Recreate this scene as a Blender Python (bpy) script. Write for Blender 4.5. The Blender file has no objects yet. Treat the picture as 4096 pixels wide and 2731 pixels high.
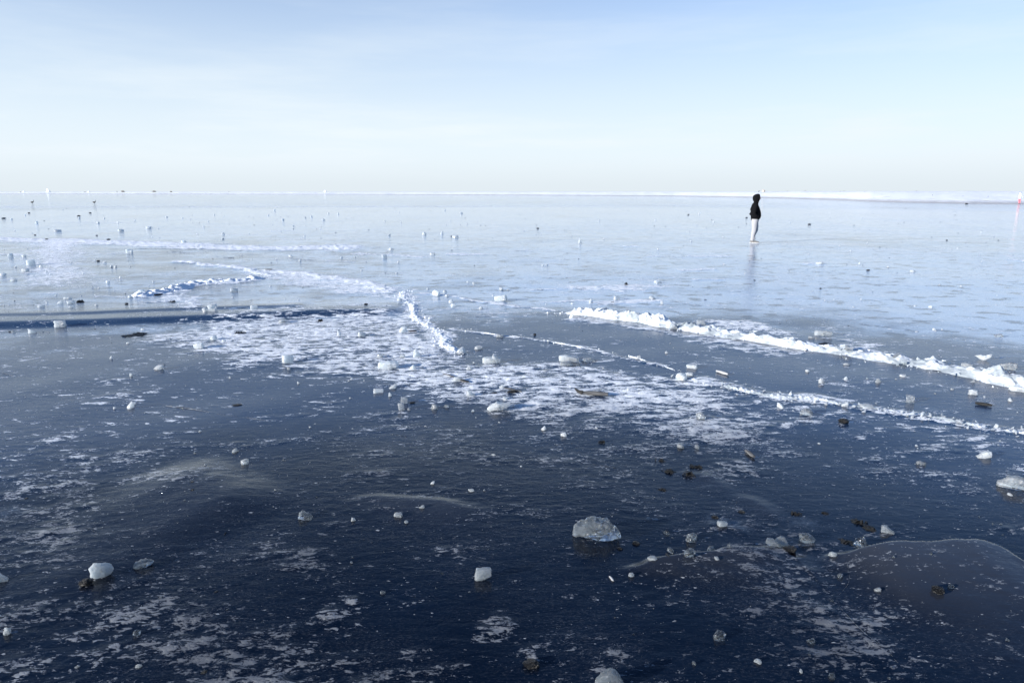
import bpy, bmesh, math, random
import numpy as np
from mathutils import Vector, Matrix

# ------------------------------------------------------------------ camera, sky, sun, exposure
SC = bpy.context.scene
COL = SC.collection
rad = math.radians
CAM_H = 1.87                      # eye height above the ice, metres
FPX = 2731.0                      # 24 mm lens on a 4096 px wide frame
PITCH = math.atan((1365.5 - 769.0) / FPX)
cam = bpy.data.cameras.new('camera')
cam.lens, cam.sensor_width = 24.0 * FPX / 2730.67, 36.0
cam.clip_start, cam.clip_end = 0.05, 30000.0
camo = bpy.data.objects.new('camera', cam)
COL.objects.link(camo)
camo.location = (0, 0, CAM_H)
camo.rotation_euler = (rad(90) - PITCH, 0, 0)
SC.camera = camo

SUN_EL, SUN_AZ = rad(13.5), rad(241.0)          # azimuth clockwise from +Y: low sun from the left, a little behind
w = bpy.data.worlds.new('World')
SC.world = w
w.use_nodes = True
nt = w.node_tree
HAZE_COL, HAZE_FALL = (4.8, 5.08, 5.12, 1.0), 0.265
nt.nodes.clear()
sky = nt.nodes.new('ShaderNodeTexSky')
sky.sky_type = 'NISHITA'
sky.sun_disc = False
sky.sun_elevation, sky.sun_rotation = SUN_EL, SUN_AZ
sky.air_density, sky.dust_density, sky.ozone_density, sky.altitude = 1.0, 0.05, 3.0, 0.0
bg = nt.nodes.new('ShaderNodeBackground')
bg.inputs['Strength'].default_value = 0.10
wo = nt.nodes.new('ShaderNodeOutputWorld')
# pale winter haze lies along the whole horizon and thins upwards; faint streaks of high cloud
def wn(typ, **kw):
    x = nt.nodes.new(typ)
    for k, v in kw.items(): setattr(x, k, v)
    return x
def wmath(op, a, b=0.0):
    x = wn('ShaderNodeMath', operation=op)
    for i, v in enumerate((a, b)):
        if hasattr(v, 'links'): nt.links.new(v, x.inputs[i])
        else: x.inputs[i].default_value = v
    return x.outputs[0]
wco = wn('ShaderNodeTexCoord').outputs['Generated']
wsep = wn('ShaderNodeSeparateXYZ'); nt.links.new(wco, wsep.inputs[0])
wz = wmath('MAXIMUM', wsep.outputs[2], 0.0)
whz = wmath('POWER', 2.718, wmath('MULTIPLY', wmath('POWER', wmath('DIVIDE', wz, HAZE_FALL), 1.8), -1.0))
wmap = wn('ShaderNodeMapping'); nt.links.new(wco, wmap.inputs[0])
wmap.inputs['Rotation'].default_value = (rad(14), rad(-16), rad(20)); wmap.inputs['Scale'].default_value = (1.0, 1.6, 9.0)
wno = wn('ShaderNodeTexNoise'); nt.links.new(wmap.outputs[0], wno.inputs['Vector'])
wno.inputs['Scale'].default_value = 2.2; wno.inputs['Detail'].default_value = 5.0; wno.inputs['Roughness'].default_value = 0.6
wci = wn('ShaderNodeMapRange', interpolation_type='SMOOTHSTEP'); nt.links.new(wno.outputs['Fac'], wci.inputs[0])
for i, v in enumerate((0.42, 0.80, 0.0, 0.25)): wci.inputs[i + 1].default_value = v
wcl = wmath('MULTIPLY', wci.outputs[0], wmath('POWER', 2.718, wmath('MULTIPLY', wz, -3.5)))      # the streaks thin out overhead
wf = wmath('MINIMUM', wmath('ADD', whz, wcl), 1.0)
wmix = wn('ShaderNodeMix', data_type='RGBA')
wcold = wn('ShaderNodeMix', data_type='RGBA', blend_type='MULTIPLY'); wcold.inputs[0].default_value = 1.0      # sky tinted darker and bluer above the haze, to darken the near ice
nt.links.new(sky.outputs[0], wcold.inputs[6]); wcold.inputs[7].default_value = (0.52, 0.76, 1.02, 1.0)
nt.links.new(wf, wmix.inputs[0]); nt.links.new(wcold.outputs[2], wmix.inputs[6])
wmix.inputs[7].default_value = HAZE_COL
wti = wn('ShaderNodeMix', data_type='RGBA', blend_type='MULTIPLY'); wti.inputs[0].default_value = 1.0
whd = wmath('SUBTRACT', 1.0, wmath('MULTIPLY', wmath('POWER', 2.718, wmath('MULTIPLY', wmath('POWER', wmath('DIVIDE', wz, 0.035), 2.0), -1.0)), 0.11))   # greyer murk right on the horizon
wdim = wn('ShaderNodeVectorMath', operation='SCALE'); nt.links.new(wmix.outputs[2], wdim.inputs[0]); nt.links.new(whd, wdim.inputs['Scale'])
nt.links.new(wdim.outputs[0], wti.inputs[6]); wti.inputs[7].default_value = (0.935, 0.975, 1.03, 1.0)     # cold white balance
nt.links.new(wti.outputs[2], bg.inputs['Color'])
nt.links.new(bg.outputs[0], wo.inputs['Surface'])

sun = bpy.data.lights.new('sun', 'SUN')
sun.energy, sun.angle, sun.color = 5.0, rad(0.53), (1.0, 0.965, 0.915)
suno = bpy.data.objects.new('sun', sun)
COL.objects.link(suno)
SUN_DIR = Vector((math.sin(SUN_AZ) * math.cos(SUN_EL), math.cos(SUN_AZ) * math.cos(SUN_EL), math.sin(SUN_EL)))
suno.rotation_euler = SUN_DIR.to_track_quat('Z', 'Y').to_euler()
suno.location = (-20, -5, 20)

SC.view_settings.view_transform = 'Standard'
SC.view_settings.look = 'None'
SC.view_settings.gamma = 1.0
SC.view_settings.exposure = 0.95
SC.render.engine = 'CYCLES'
SC.cycles.use_denoising = True
SC.cycles.max_bounces = 8
SC.cycles.transmission_bounces = 6
SC.cycles.transparent_max_bounces = 6
SC.cycles.caustics_reflective = False
SC.cycles.caustics_refractive = False

# ------------------------------------------------------------------ helpers
CP, SP = math.cos(PITCH), math.sin(PITCH)

def G(px, py, z=0.0):
    """where the sight line through a photo pixel meets the level z"""
    u, v = (px - 2048.0) / FPX, (1365.5 - py) / FPX
    d = (u, CP + v * SP, -SP + v * CP)
    t = (z - CAM_H) / d[2]
    return (d[0] * t, d[1] * t)

def depth_of(x, y, z=0.0):
    return y * CP + (CAM_H - z) * SP

def mpp(x, y):
    """metres for one photo pixel across at a ground point"""
    return depth_of(x, y) / FPX

_r = np.random.RandomState(7)
_perm = _r.permutation(512)
_ang = _r.rand(512) * 2 * np.pi
_gx, _gy = np.cos(_ang), np.sin(_ang)

def pn(x, y, seed=0):
    x = np.asarray(x, dtype=np.float64); y = np.asarray(y, dtype=np.float64)
    xi = np.floor(x).astype(np.int64); yi = np.floor(y).astype(np.int64)
    xf, yf = x - xi, y - yi
    u = xf * xf * xf * (xf * (xf * 6 - 15) + 10)
    v = yf * yf * yf * (yf * (yf * 6 - 15) + 10)
    def g(ix, iy, fx, fy):
        h = _perm[(_perm[(ix + seed * 37) & 511] + iy + seed * 101) & 511]
        return _gx[h] * fx + _gy[h] * fy
    a = g(xi, yi, xf, yf); b = g(xi + 1, yi, xf - 1, yf)
    c = g(xi, yi + 1, xf, yf - 1); d = g(xi + 1, yi + 1, xf - 1, yf - 1)
    return ((a + u * (b - a)) * (1 - v) + (c + u * (d - c)) * v) * 1.5

def fbm(x, y, oct=4, seed=0, gain=0.5):
    s, a = 0.0, 1.0
    for i in range(oct):
        s = s + a * pn(x * 2 ** i, y * 2 ** i, seed + i)
        a *= gain
    return s

def ss(a, b, x):
    t = np.clip((x - a) / (b - a), 0, 1)
    return t * t * (3 - 2 * t)

def smooth_line(pts, n=8):
    """Catmull-Rom through ground points"""
    P = [np.array(p, float) for p in pts]
    P = [2 * P[0] - P[1]] + P + [2 * P[-1] - P[-2]]
    out = []
    for i in range(1, len(P) - 2):
        for k in range(n):
            t = k / n
            a, b, c, d = P[i - 1], P[i], P[i + 1], P[i + 2]
            out.append(0.5 * (2 * b + (c - a) * t + (2 * a - 5 * b + 4 * c - d) * t * t + (3 * b - a - 3 * c + d) * t ** 3))
    out.append(P[-2])
    return np.array(out)

def line_dist(X, Y, L):
    """distance, signed side and running fraction along polyline L"""
    best = np.full(X.shape, 1e9); side = np.zeros(X.shape); frac = np.zeros(X.shape)
    seg = np.diff(L, axis=0); ln = np.hypot(seg[:, 0], seg[:, 1]); cum = np.concatenate([[0], np.cumsum(ln)])
    for i in range(len(seg)):
        dx, dy = seg[i]
        px, py = X - L[i, 0], Y - L[i, 1]
        t = np.clip((px * dx + py * dy) / (ln[i] ** 2 + 1e-12), 0, 1)
        ex, ey = px - t * dx, py - t * dy
        d = ex * ex + ey * ey
        m = d < best
        best = np.where(m, d, best)
        side = np.where(m, np.sign(dx * py - dy * px), side)
        frac = np.where(m, (cum[i] + t * ln[i]) / cum[-1], frac)
    return np.sqrt(best), side, frac

def poly_sd(X, Y, poly):
    """signed distance to a polygon, positive inside"""
    P = np.array(poly); n = len(P)
    best = np.full(X.shape, 1e9); ins = np.zeros(X.shape, bool)
    for i in range(n):
        a, b = P[i], P[(i + 1) % n]
        dx, dy = b - a
        px, py = X - a[0], Y - a[1]
        t = np.clip((px * dx + py * dy) / (dx * dx + dy * dy + 1e-12), 0, 1)
        best = np.minimum(best, (px - t * dx) ** 2 + (py - t * dy) ** 2)
        cond = (a[1] > Y) != (b[1] > Y)
        with np.errstate(divide='ignore', invalid='ignore'):
            xi = dx * (Y - a[1]) / (dy if dy != 0 else 1e-12) + a[0]
        ins ^= cond & (X < xi)
    return np.where(ins, 1, -1) * np.sqrt(best)

def mesh_np(name, V, F, mat=None, smooth=True):
    me = bpy.data.meshes.new(name)
    V = np.asarray(V, np.float32); F = np.asarray(F, np.int32)
    me.vertices.add(len(V)); me.vertices.foreach_set('co', V.ravel())
    k = F.shape[1]
    me.loops.add(F.size); me.loops.foreach_set('vertex_index', F.ravel())
    me.polygons.add(len(F)); me.polygons.foreach_set('loop_start', np.arange(0, F.size, k, dtype=np.int32))
    me.update(calc_edges=True)
    me.validate()
    me.polygons.foreach_set('use_smooth', np.full(len(F), smooth))
    if mat: me.materials.append(mat)
    return me

def grid_faces(nr, nc, wrap=False):
    i = np.arange(nr - 1)[:, None]; j = np.arange(nc if wrap else nc - 1)[None, :]
    j2 = (j + 1) % nc
    a = i * nc + j; b = i * nc + j2; c = (i + 1) * nc + j2; d = (i + 1) * nc + j
    return np.stack([a, b, c, d], -1).reshape(-1, 4)

def link(name, data, parent=None, loc=None, rot=None, scale=None):
    o = bpy.data.objects.new(name, data)
    COL.objects.link(o)
    if parent: o.parent = parent
    if loc is not None: o.location = loc
    if rot is not None: o.rotation_euler = rot
    if scale is not None: o.scale = scale
    return o

def tag(o, label=None, cat=None, group=None, kind=None):
    if label: o['label'] = label
    if cat: o['category'] = cat
    if group: o['group'] = group
    if kind: o['kind'] = kind
    return o

# ------------------------------------------------------------------ materials
class NT:
    def __init__(s, name):
        s.m = bpy.data.materials.new(name); s.m.use_nodes = True
        s.t = s.m.node_tree; s.t.nodes.clear()
        s.out = s.t.nodes.new('ShaderNodeOutputMaterial')
    def n(s, typ, **kw):
        x = s.t.nodes.new(typ)
        for k, v in kw.items(): setattr(x, k, v)
        return x
    def l(s, a, b): s.t.links.new(a, b)
    def put(s, sock, v):
        if hasattr(v, 'links'): s.l(v, sock)
        else: sock.default_value = v
    def math(s, op, a, b=0.0, c=None, clamp=False):
        x = s.n('ShaderNodeMath', operation=op); x.use_clamp = clamp
        s.put(x.inputs[0], a); s.put(x.inputs[1], b)
        if c is not None: s.put(x.inputs[2], c)
        return x.outputs[0]
    def noise(s, vec, scale, detail=3.0, rough=0.55, dim='3D', dist=0.0):
        x = s.n('ShaderNodeTexNoise', noise_dimensions=dim)
        s.put(x.inputs['Vector'], vec); s.put(x.inputs['Scale'], scale)
        x.inputs['Detail'].default_value = detail; x.inputs['Roughness'].default_value = rough
        x.inputs['Distortion'].default_value = dist
        return x.outputs['Fac']
    def vor(s, vec, scale, feature='F1'):
        x = s.n('ShaderNodeTexVoronoi', feature=feature)
        s.put(x.inputs['Vector'], vec); s.put(x.inputs['Scale'], scale)
        return x.outputs[0]
    def ramp(s, f, a, b, lo=0.0, hi=1.0):
        x = s.n('ShaderNodeMapRange', interpolation_type='SMOOTHSTEP')
        s.put(x.inputs[0], f)
        for i, v in enumerate((a, b, lo, hi)): s.put(x.inputs[i + 1], v)
        return x.outputs[0]
    def mixc(s, f, a, b):
        x = s.n('ShaderNodeMix', data_type='RGBA')
        s.put(x.inputs[0], f); s.put(x.inputs[6], a); s.put(x.inputs[7], b)
        return x.outputs[2]
    def coord(s, which='Object'):
        return s.n('ShaderNodeTexCoord').outputs[which]
    def mapping(s, vec, rot=(0, 0, 0), scale=(1, 1, 1)):
        x = s.n('ShaderNodeMapping'); s.l(vec, x.inputs[0])
        x.inputs['Rotation'].default_value = rot; x.inputs['Scale'].default_value = scale
        return x.outputs[0]
    def bump(s, h, dist, strength=1.0, normal=None):
        x = s.n('ShaderNodeBump'); s.put(x.inputs['Height'], h)
        x.inputs['Distance'].default_value = dist; s.put(x.inputs['Strength'], strength)
        if normal is not None: s.l(normal, x.inputs['Normal'])
        return x.outputs[0]
    def bsdf(s, color, rough=0.6, ior=1.45, normal=None, **kw):
        x = s.n('ShaderNodeBsdfPrincipled')
        s.put(x.inputs['Base Color'], color); s.put(x.inputs['Roughness'], rough); s.put(x.inputs['IOR'], ior)
        if normal is not None: s.l(normal, x.inputs['Normal'])
        for k, v in kw.items(): s.put(x.inputs[k.replace('_', ' ')], v)
        return x.outputs[0]
    def mixs(s, f, a, b):
        x = s.n('ShaderNodeMixShader'); s.put(x.inputs[0], f); s.l(a, x.inputs[1]); s.l(b, x.inputs[2])
        return x.outputs[0]
    def done(s, sh):
        s.l(sh, s.out.inputs['Surface']); return s.m

def C(r, g, b): return (r, g, b, 1.0)

def mat_ice_sheet():
    t = NT('frozen_water')
    o = t.coord()
    att = t.n('ShaderNodeAttribute', attribute_name='frost').outputs['Fac']
    milk = t.n('ShaderNodeAttribute', attribute_name='milk').outputs['Fac']
    rip = t.n('ShaderNodeAttribute', attribute_name='ripple').outputs['Fac']
    # frost / crusted snow lying on the ice
    cloud_sheen = t.n('ShaderNodeAttribute', attribute_name='cloud_sheen').outputs['Fac']
    # cloudy ice gives way to clear dark windows and hollows
    cw = t.mapping(o, (0, 0, rad(-8)), (0.75, 1.0, 1))
    cbr = t.noise(cw, 0.9, 6.0, 0.68)
    cloud_sheen = t.ramp(t.math('ADD', cloud_sheen, t.math('MULTIPLY', t.math('SUBTRACT', cbr, 0.5), 1.5)), 0.15, 0.75)
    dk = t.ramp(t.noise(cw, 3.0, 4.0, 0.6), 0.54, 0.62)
    cloud_sheen = t.math('MULTIPLY', cloud_sheen, t.math('SUBTRACT', 1.0, t.math('MULTIPLY', dk, 0.85)))
    near_dim = t.n('ShaderNodeAttribute', attribute_name='near_dim').outputs['Fac']
    wind = t.mapping(o, (0, 0, rad(-14)), (0.62, 1.25, 1))
    fa = t.noise(wind, 10.0, 9.0, 0.70, dist=0.3)
    fb = t.noise(wind, 24.0, 8.0, 0.72, dist=0.5)
    nr = t.ramp(near_dim, 0.40, 0.95)
    f1 = t.math('ADD', t.math('MULTIPLY', fa, t.math('ADD', t.math('MULTIPLY', nr, 0.75), 0.25)), t.math('MULTIPLY', fb, t.math('SUBTRACT', 0.75, t.math('MULTIPLY', nr, 0.75))))
    f2 = t.noise(wind, 80.0, 3.0, 0.7)
    val = t.math('ADD', att, t.math('MULTIPLY', t.math('SUBTRACT', f1, 0.5), 3.3))
    val = t.math('ADD', val, t.math('MULTIPLY', t.math('SUBTRACT', f2, 0.5), 1.0))
    mask = t.math('MULTIPLY', t.ramp(val, 0.02, 0.20), near_dim)
    # stray flakes
    fl = t.noise(wind, 40.0, 2.0, 0.5)
    mask = t.math('MAXIMUM', mask, t.ramp(fl, 0.70, 0.78, 0.0, 0.5))
    # thin scuffed veil of rime and fine scratches all over the hard ice
    vp = t.ramp(t.noise(o, 1.1, 5.0, 0.65), 0.38, 0.68)
    vs = t.ramp(t.noise(wind, 95.0, 4.0, 0.75), 0.48, 0.70)
    scr = t.noise(t.mapping(o, (0, 0, rad(31)), (3.0, 110.0, 1)), 1.0, 3.0, 0.6)
    scr = t.math('MULTIPLY', t.ramp(scr, 0.66, 0.74), 0.22)
    veil = t.math('MULTIPLY', t.math('MAXIMUM', vs, scr), t.math('ADD', t.math('MULTIPLY', vp, 0.06), t.math('ADD', t.math('MULTIPLY', cloud_sheen, 0.5), 0.006)))  # rime whitened further out to brighten the far ice
    mask = t.math('MAXIMUM', mask, veil)
    # ice body
    big = t.noise(o, 0.55, 4.0, 0.55)
    med = t.noise(wind, 2.2, 4.0, 0.6)
    cl = t.ramp(t.math('ADD', t.math('MULTIPLY', big, 0.6), t.math('MULTIPLY', med, 0.4)), 0.42, 0.66)
    cl = t.math('MULTIPLY', cl, 0.5)
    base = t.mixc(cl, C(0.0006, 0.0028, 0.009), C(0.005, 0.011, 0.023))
    base = t.mixc(t.ramp(near_dim, 0.25, 1.05), base, C(0.011, 0.031, 0.072))      # base turns bluer further from the camera
    base = t.mixc(cloud_sheen, base, C(0.36, 0.48, 0.62))  # pale blue base stands in for the bright sheen of far ice
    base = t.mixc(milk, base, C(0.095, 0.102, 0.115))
    sp = t.noise(o, 140.0, 1.0, 0.5)
    base = t.mixc(t.ramp(sp, 0.74, 0.78), base, C(0.012, 0.011, 0.010))
    rgh = t.ramp(t.noise(wind, 5.0, 4.0, 0.6), 0.3, 0.75, 0.03, 0.11)
    # wind-ripple relief
    rw = t.mapping(o, (0, 0, rad(-6)), (0.6, 1.15, 1))
    h1 = t.noise(rw, 15.0, 6.0, 0.66, dist=0.4)
    h2 = t.noise(rw, 70.0, 3.0, 0.6)
    h = t.math('ADD', t.math('MULTIPLY', h1, 0.20), t.math('MULTIPLY', h2, 0.03))
    nb = t.bump(h, 0.05, t.math('MULTIPLY', rip, 1.0))
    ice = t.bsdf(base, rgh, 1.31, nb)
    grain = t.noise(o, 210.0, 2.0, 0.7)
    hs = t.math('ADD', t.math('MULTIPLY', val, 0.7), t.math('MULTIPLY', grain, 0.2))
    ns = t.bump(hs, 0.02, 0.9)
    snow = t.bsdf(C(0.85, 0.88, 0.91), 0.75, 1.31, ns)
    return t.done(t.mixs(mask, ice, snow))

def mat_snow(name='crusted_snow', col=(0.82, 0.85, 0.88), scale=1.0):
    t = NT(name)
    o = t.coord()
    a = t.noise(o, 26.0 * scale, 5.0, 0.65); b = t.noise(o, 120.0 * scale, 3.0, 0.65)
    n = t.bump(t.math('ADD', a, t.math('MULTIPLY', b, 0.4)), 0.02 / scale, 0.8)
    c = t.mixc(t.ramp(a, 0.3, 0.7), C(col[0] * .9, col[1] * .92, col[2] * .94), C(*col))
    s = t.bsdf(c, 0.7, 1.31, n)
    return t.done(s)

def mat_ridge():
    """snowy crest over milky translucent ice"""
    t = NT('ridge_ice')
    o = t.coord()
    a = t.noise(o, 9.0, 5.0, 0.65); b = t.noise(o, 60.0, 4.0, 0.65)
    n = t.bump(t.math('ADD', a, t.math('MULTIPLY', b, 0.5)), 0.02, 0.7)
    sn = t.bsdf(C(0.72, 0.76, 0.80), 0.6, 1.31, n)
    tl = t.n('ShaderNodeBsdfTranslucent'); tl.inputs[0].default_value = C(0.75, 0.82, 0.86)
    n2 = t.bump(a, 0.02, 0.35)
    gl = t.bsdf(C(0.42, 0.47, 0.50), 0.22, 1.31, n2)
    milky = t.mixs(0.3, gl, tl.outputs[0])
    return t.done(t.mixs(t.ramp(t.noise(o, 4.0, 5.0, 0.7), 0.40, 0.60), milky, sn))

def mat_chunk(name, clear, c1=(0.52, 0.57, 0.60), c2=(0.80, 0.84, 0.87)):
    t = NT(name)
    o = t.coord()
    rnd = t.n('ShaderNodeObjectInfo').outputs['Random']
    a = t.noise(o, 14.0, 4.0, 0.65); b = t.noise(o, 70.0, 3.0, 0.6)
    n = t.bump(t.math('ADD', a, t.math('MULTIPLY', b, 0.15)), 0.010, 0.30)
    milk = t.bsdf(t.mixc(a, C(*c1), C(*c2)), 0.28, 1.31, n, Subsurface_Weight=0.7, Subsurface_Scale=0.12, Subsurface_Radius=(1.0, 1.1, 1.2))
    tl = t.n('ShaderNodeBsdfTranslucent'); tl.inputs[0].default_value = C(0.80, 0.86, 0.89)
    body = t.mixs(0.42, milk, tl.outputs[0])
    gl = t.bsdf(C(0.93, 0.97, 0.98), 0.07, 1.31, n, Transmission_Weight=1.0)
    f = t.math('ADD', t.ramp(t.noise(o, 7.0, 5.0, 0.7), 0.32, 0.68, -0.25, 0.25), clear, clamp=True)
    f = t.math('ADD', f, t.math('MULTIPLY', t.math('SUBTRACT', rnd, 0.5), 0.3), clamp=True)
    return t.done(t.mixs(f, body, gl))

def mat_stone(name, c1, c2, rough=0.35):
    t = NT(name)
    o = t.coord()
    a = t.noise(o, 18.0, 5.0, 0.65); b = t.noise(o, 80.0, 3.0, 0.6)
    n = t.bump(t.math('ADD', a, t.math('MULTIPLY', b, 0.4)), 0.012, 0.8)
    return t.done(t.bsdf(t.mixc(t.ramp(a, 0.35, 0.7), C(*c1), C(*c2)), rough, 1.45, n))

def mat_wood(name, c1, c2):
    t = NT(name)
    o = t.coord()
    g = t.noise(t.mapping(o, (0, 0, 0), (2.0, 26.0, 26.0)), 4.0, 5.0, 0.6)
    n = t.bump(g, 0.008, 0.9)
    return t.done(t.bsdf(t.mixc(t.ramp(g, 0.32, 0.68), C(*c1), C(*c2)), 0.7, 1.45, n))

def mat_cloth(name, c1, c2, scale=30.0, rough=0.85, bump=0.5):
    t = NT(name)
    o = t.coord()
    a = t.noise(o, scale, 3.0, 0.55); f = t.noise(t.mapping(o, (0, 0, 0), (1, 1, 0.45)), 9.0, 2.0, 0.5)
    n = t.bump(t.math('ADD', t.math('MULTIPLY', a, 0.2), f), 0.03, bump)
    return t.done(t.bsdf(t.mixc(a, C(*c1), C(*c2)), rough, 1.45, n, Specular_IOR_Level=0.12))

M = dict(
    sheet=mat_ice_sheet(), snow=mat_snow(), ridge=mat_ridge(),
    chunk=mat_chunk('milky_ice', 0.16), clear=mat_chunk('clear_ice', 0.66),
    pale=mat_chunk('dim_milky_ice', 0.42, (0.26, 0.29, 0.31), (0.50, 0.54, 0.57)), grey=mat_chunk('dim_clear_ice', 0.80, (0.14, 0.16, 0.17), (0.36, 0.39, 0.41)),  # dimmer copies of both ices for the darkened foreground
    black=mat_stone('wet_black_stone', (0.0012, 0.0013, 0.0018), (0.006, 0.0065, 0.008), 0.3),
    grit=mat_stone('dark_grit', (0.003, 0.003, 0.0035), (0.010, 0.0105, 0.012), 0.6),
    weed=mat_stone('dried_seaweed', (0.001, 0.0013, 0.0015), (0.005, 0.006, 0.0065), 0.55),
    wood=mat_wood('weathered_driftwood', (0.035, 0.036, 0.038), (0.12, 0.12, 0.122)),
    darkwood=mat_wood('wet_driftwood', (0.004, 0.004, 0.004), (0.022, 0.021, 0.020)),
    palewood=mat_wood('bleached_driftwood', (0.24, 0.245, 0.25), (0.42, 0.425, 0.43)),
)

# ------------------------------------------------------------------ the ice sheet
def GL(pts): return [G(*p) for p in pts]

# frost fields: photo outlines laid on the ice -> (outline, density, soft edge in metres)
FIELDS = [
    ([(640,1375),(690,1310),(860,1285),(1130,1272),(1600,1255),(1680,1300),(1780,1370),(1850,1425),(1720,1490),(1480,1520),(1280,1505),(1150,1455),(960,1450),(780,1405)], 0.74, 0.30),
    ([(1440,1460),(1700,1440),(1950,1450),(2300,1465),(2560,1490),(2760,1530),(2960,1560),(2980,1640),(2700,1660),(2480,1700),(2250,1690),(2030,1640),(1880,1600),(1620,1560),(1500,1520)], 0.72, 0.25),
    ([(2150,1640),(2600,1640),(3000,1600),(3300,1660),(3250,1760),(2900,1800),(2600,1770),(2300,1720)], 0.64, 0.3),
    ([(2600,1780),(3000,1760),(3120,1850),(2980,1960),(2760,1930)], 0.58, 0.25),
    ([(3200,1640),(3700,1690),(4096,1750),(4300,1900),(4096,2060),(3600,1960),(3250,1820)], 0.52, 0.3),
    ([(560,1180),(760,1165),(800,1210),(830,1245),(700,1240),(600,1215)], 0.72, 0.2),
    ([(960,1075),(1150,1085),(1330,1105),(1480,1140),(1620,1165),(1560,1190),(1350,1160),(1150,1130),(1020,1110)], 0.80, 0.25),
    ([(165,985),(290,975),(300,1010),(310,1100),(300,1140),(130,1140),(125,1060)], 0.84, 0.5),
    ([(160,975),(285,972),(275,1005),(170,1005)], 0.95, 0.3),
    ([(2200,1148),(2380,1142),(2560,1135),(2660,1140),(2560,1160),(2440,1168),(2310,1165)], 0.86, 0.2),
    ([(2430,1115),(2700,1108),(2690,1135),(2480,1135)], 0.50, 0.3),
    ([(2360,1212),(2500,1200),(2640,1193),(2640,1210),(2480,1220)], 0.85, 0.1),
    ([(2190,1203),(2330,1193),(2420,1196),(2330,1205),(2200,1209)], 0.80, 0.1),
    ([(2780,1288),(2960,1290),(3120,1300),(3220,1330),(3120,1345),(2950,1330),(2820,1310)], 0.80, 0.15),
    ([(3380,1372),(3480,1378),(3540,1400),(3470,1412),(3400,1395)], 0.75, 0.12),
    ([(2700,1340),(2900,1370),(3100,1400),(3200,1430),(3000,1420),(2780,1375)], 0.62, 0.12),
    ([(1650,1180),(2000,1200),(2240,1240),(2200,1290),(1900,1290),(1680,1240)], 0.44, 0.5),
    ([(2150,1200),(2600,1215),(2560,1260),(2200,1240)], 0.42, 0.3),
    ([(880,1262),(1150,1240),(1500,1225),(1560,1240),(1200,1262),(900,1280)], 0.60, 0.2),
    # near ground, broken frost, faded later to darken the foreground
    ([(-200,1800),(250,1800),(420,1860),(450,2000),(300,2120),(150,2300),(-200,2330)], 0.58, 0.16),
    ([(260,1850),(700,1820),(900,1890),(780,1960),(560,2010),(380,2000)], 0.55, 0.16),
    ([(-200,2450),(120,2390),(420,2360),(520,2330),(470,2400),(250,2450),(80,2520),(-200,2600)], 0.72, 0.09),
    ([(300,2520),(480,2430),(680,2400),(700,2440),(560,2480),(420,2560),(200,2600),(130,2731),(-200,2800),(-200,2620),(120,2580)], 0.72, 0.09),
    ([(680,2370),(810,2360),(820,2400),(700,2420)], 0.60, 0.05),
    ([(560,2540),(800,2480),(1000,2520),(1200,2500),(1340,2560),(1330,2900),(500,2900),(620,2700)], 0.66, 0.14),
    ([(920,2210),(1100,2180),(1330,2220),(1370,2330),(1300,2400),(1100,2280),(940,2250)], 0.62, 0.12),
    ([(1120,2040),(1300,2030),(1400,2100),(1300,2160),(1160,2120)], 0.48, 0.1),
    ([(1240,2440),(1400,2380),(1480,2500),(1560,2640),(1800,2650),(1900,2731),(1900,2900),(1300,2900),(1360,2560)], 0.62, 0.12),
    ([(1560,2380),(1680,2370),(1740,2410),(1640,2425),(1560,2420)], 0.66, 0.04),
    ([(1370,2370),(1440,2375),(1450,2410),(1390,2420)], 0.75, 0.03),
    ([(1900,2470),(2000,2440),(2060,2500),(2020,2560),(1940,2550),(1920,2510)], 0.76, 0.04),
    ([(1660,2600),(1740,2590),(1760,2650),(1700,2680)], 0.72, 0.04),
    ([(2070,2590),(2150,2580),(2150,2620),(2090,2620)], 0.75, 0.03),
    ([(2240,2200),(2320,2205),(2320,2235),(2260,2235)], 0.70, 0.03),
    ([(2700,2270),(2900,2290),(3000,2330),(2920,2345),(2780,2315)], 0.66, 0.05),
]
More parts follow.
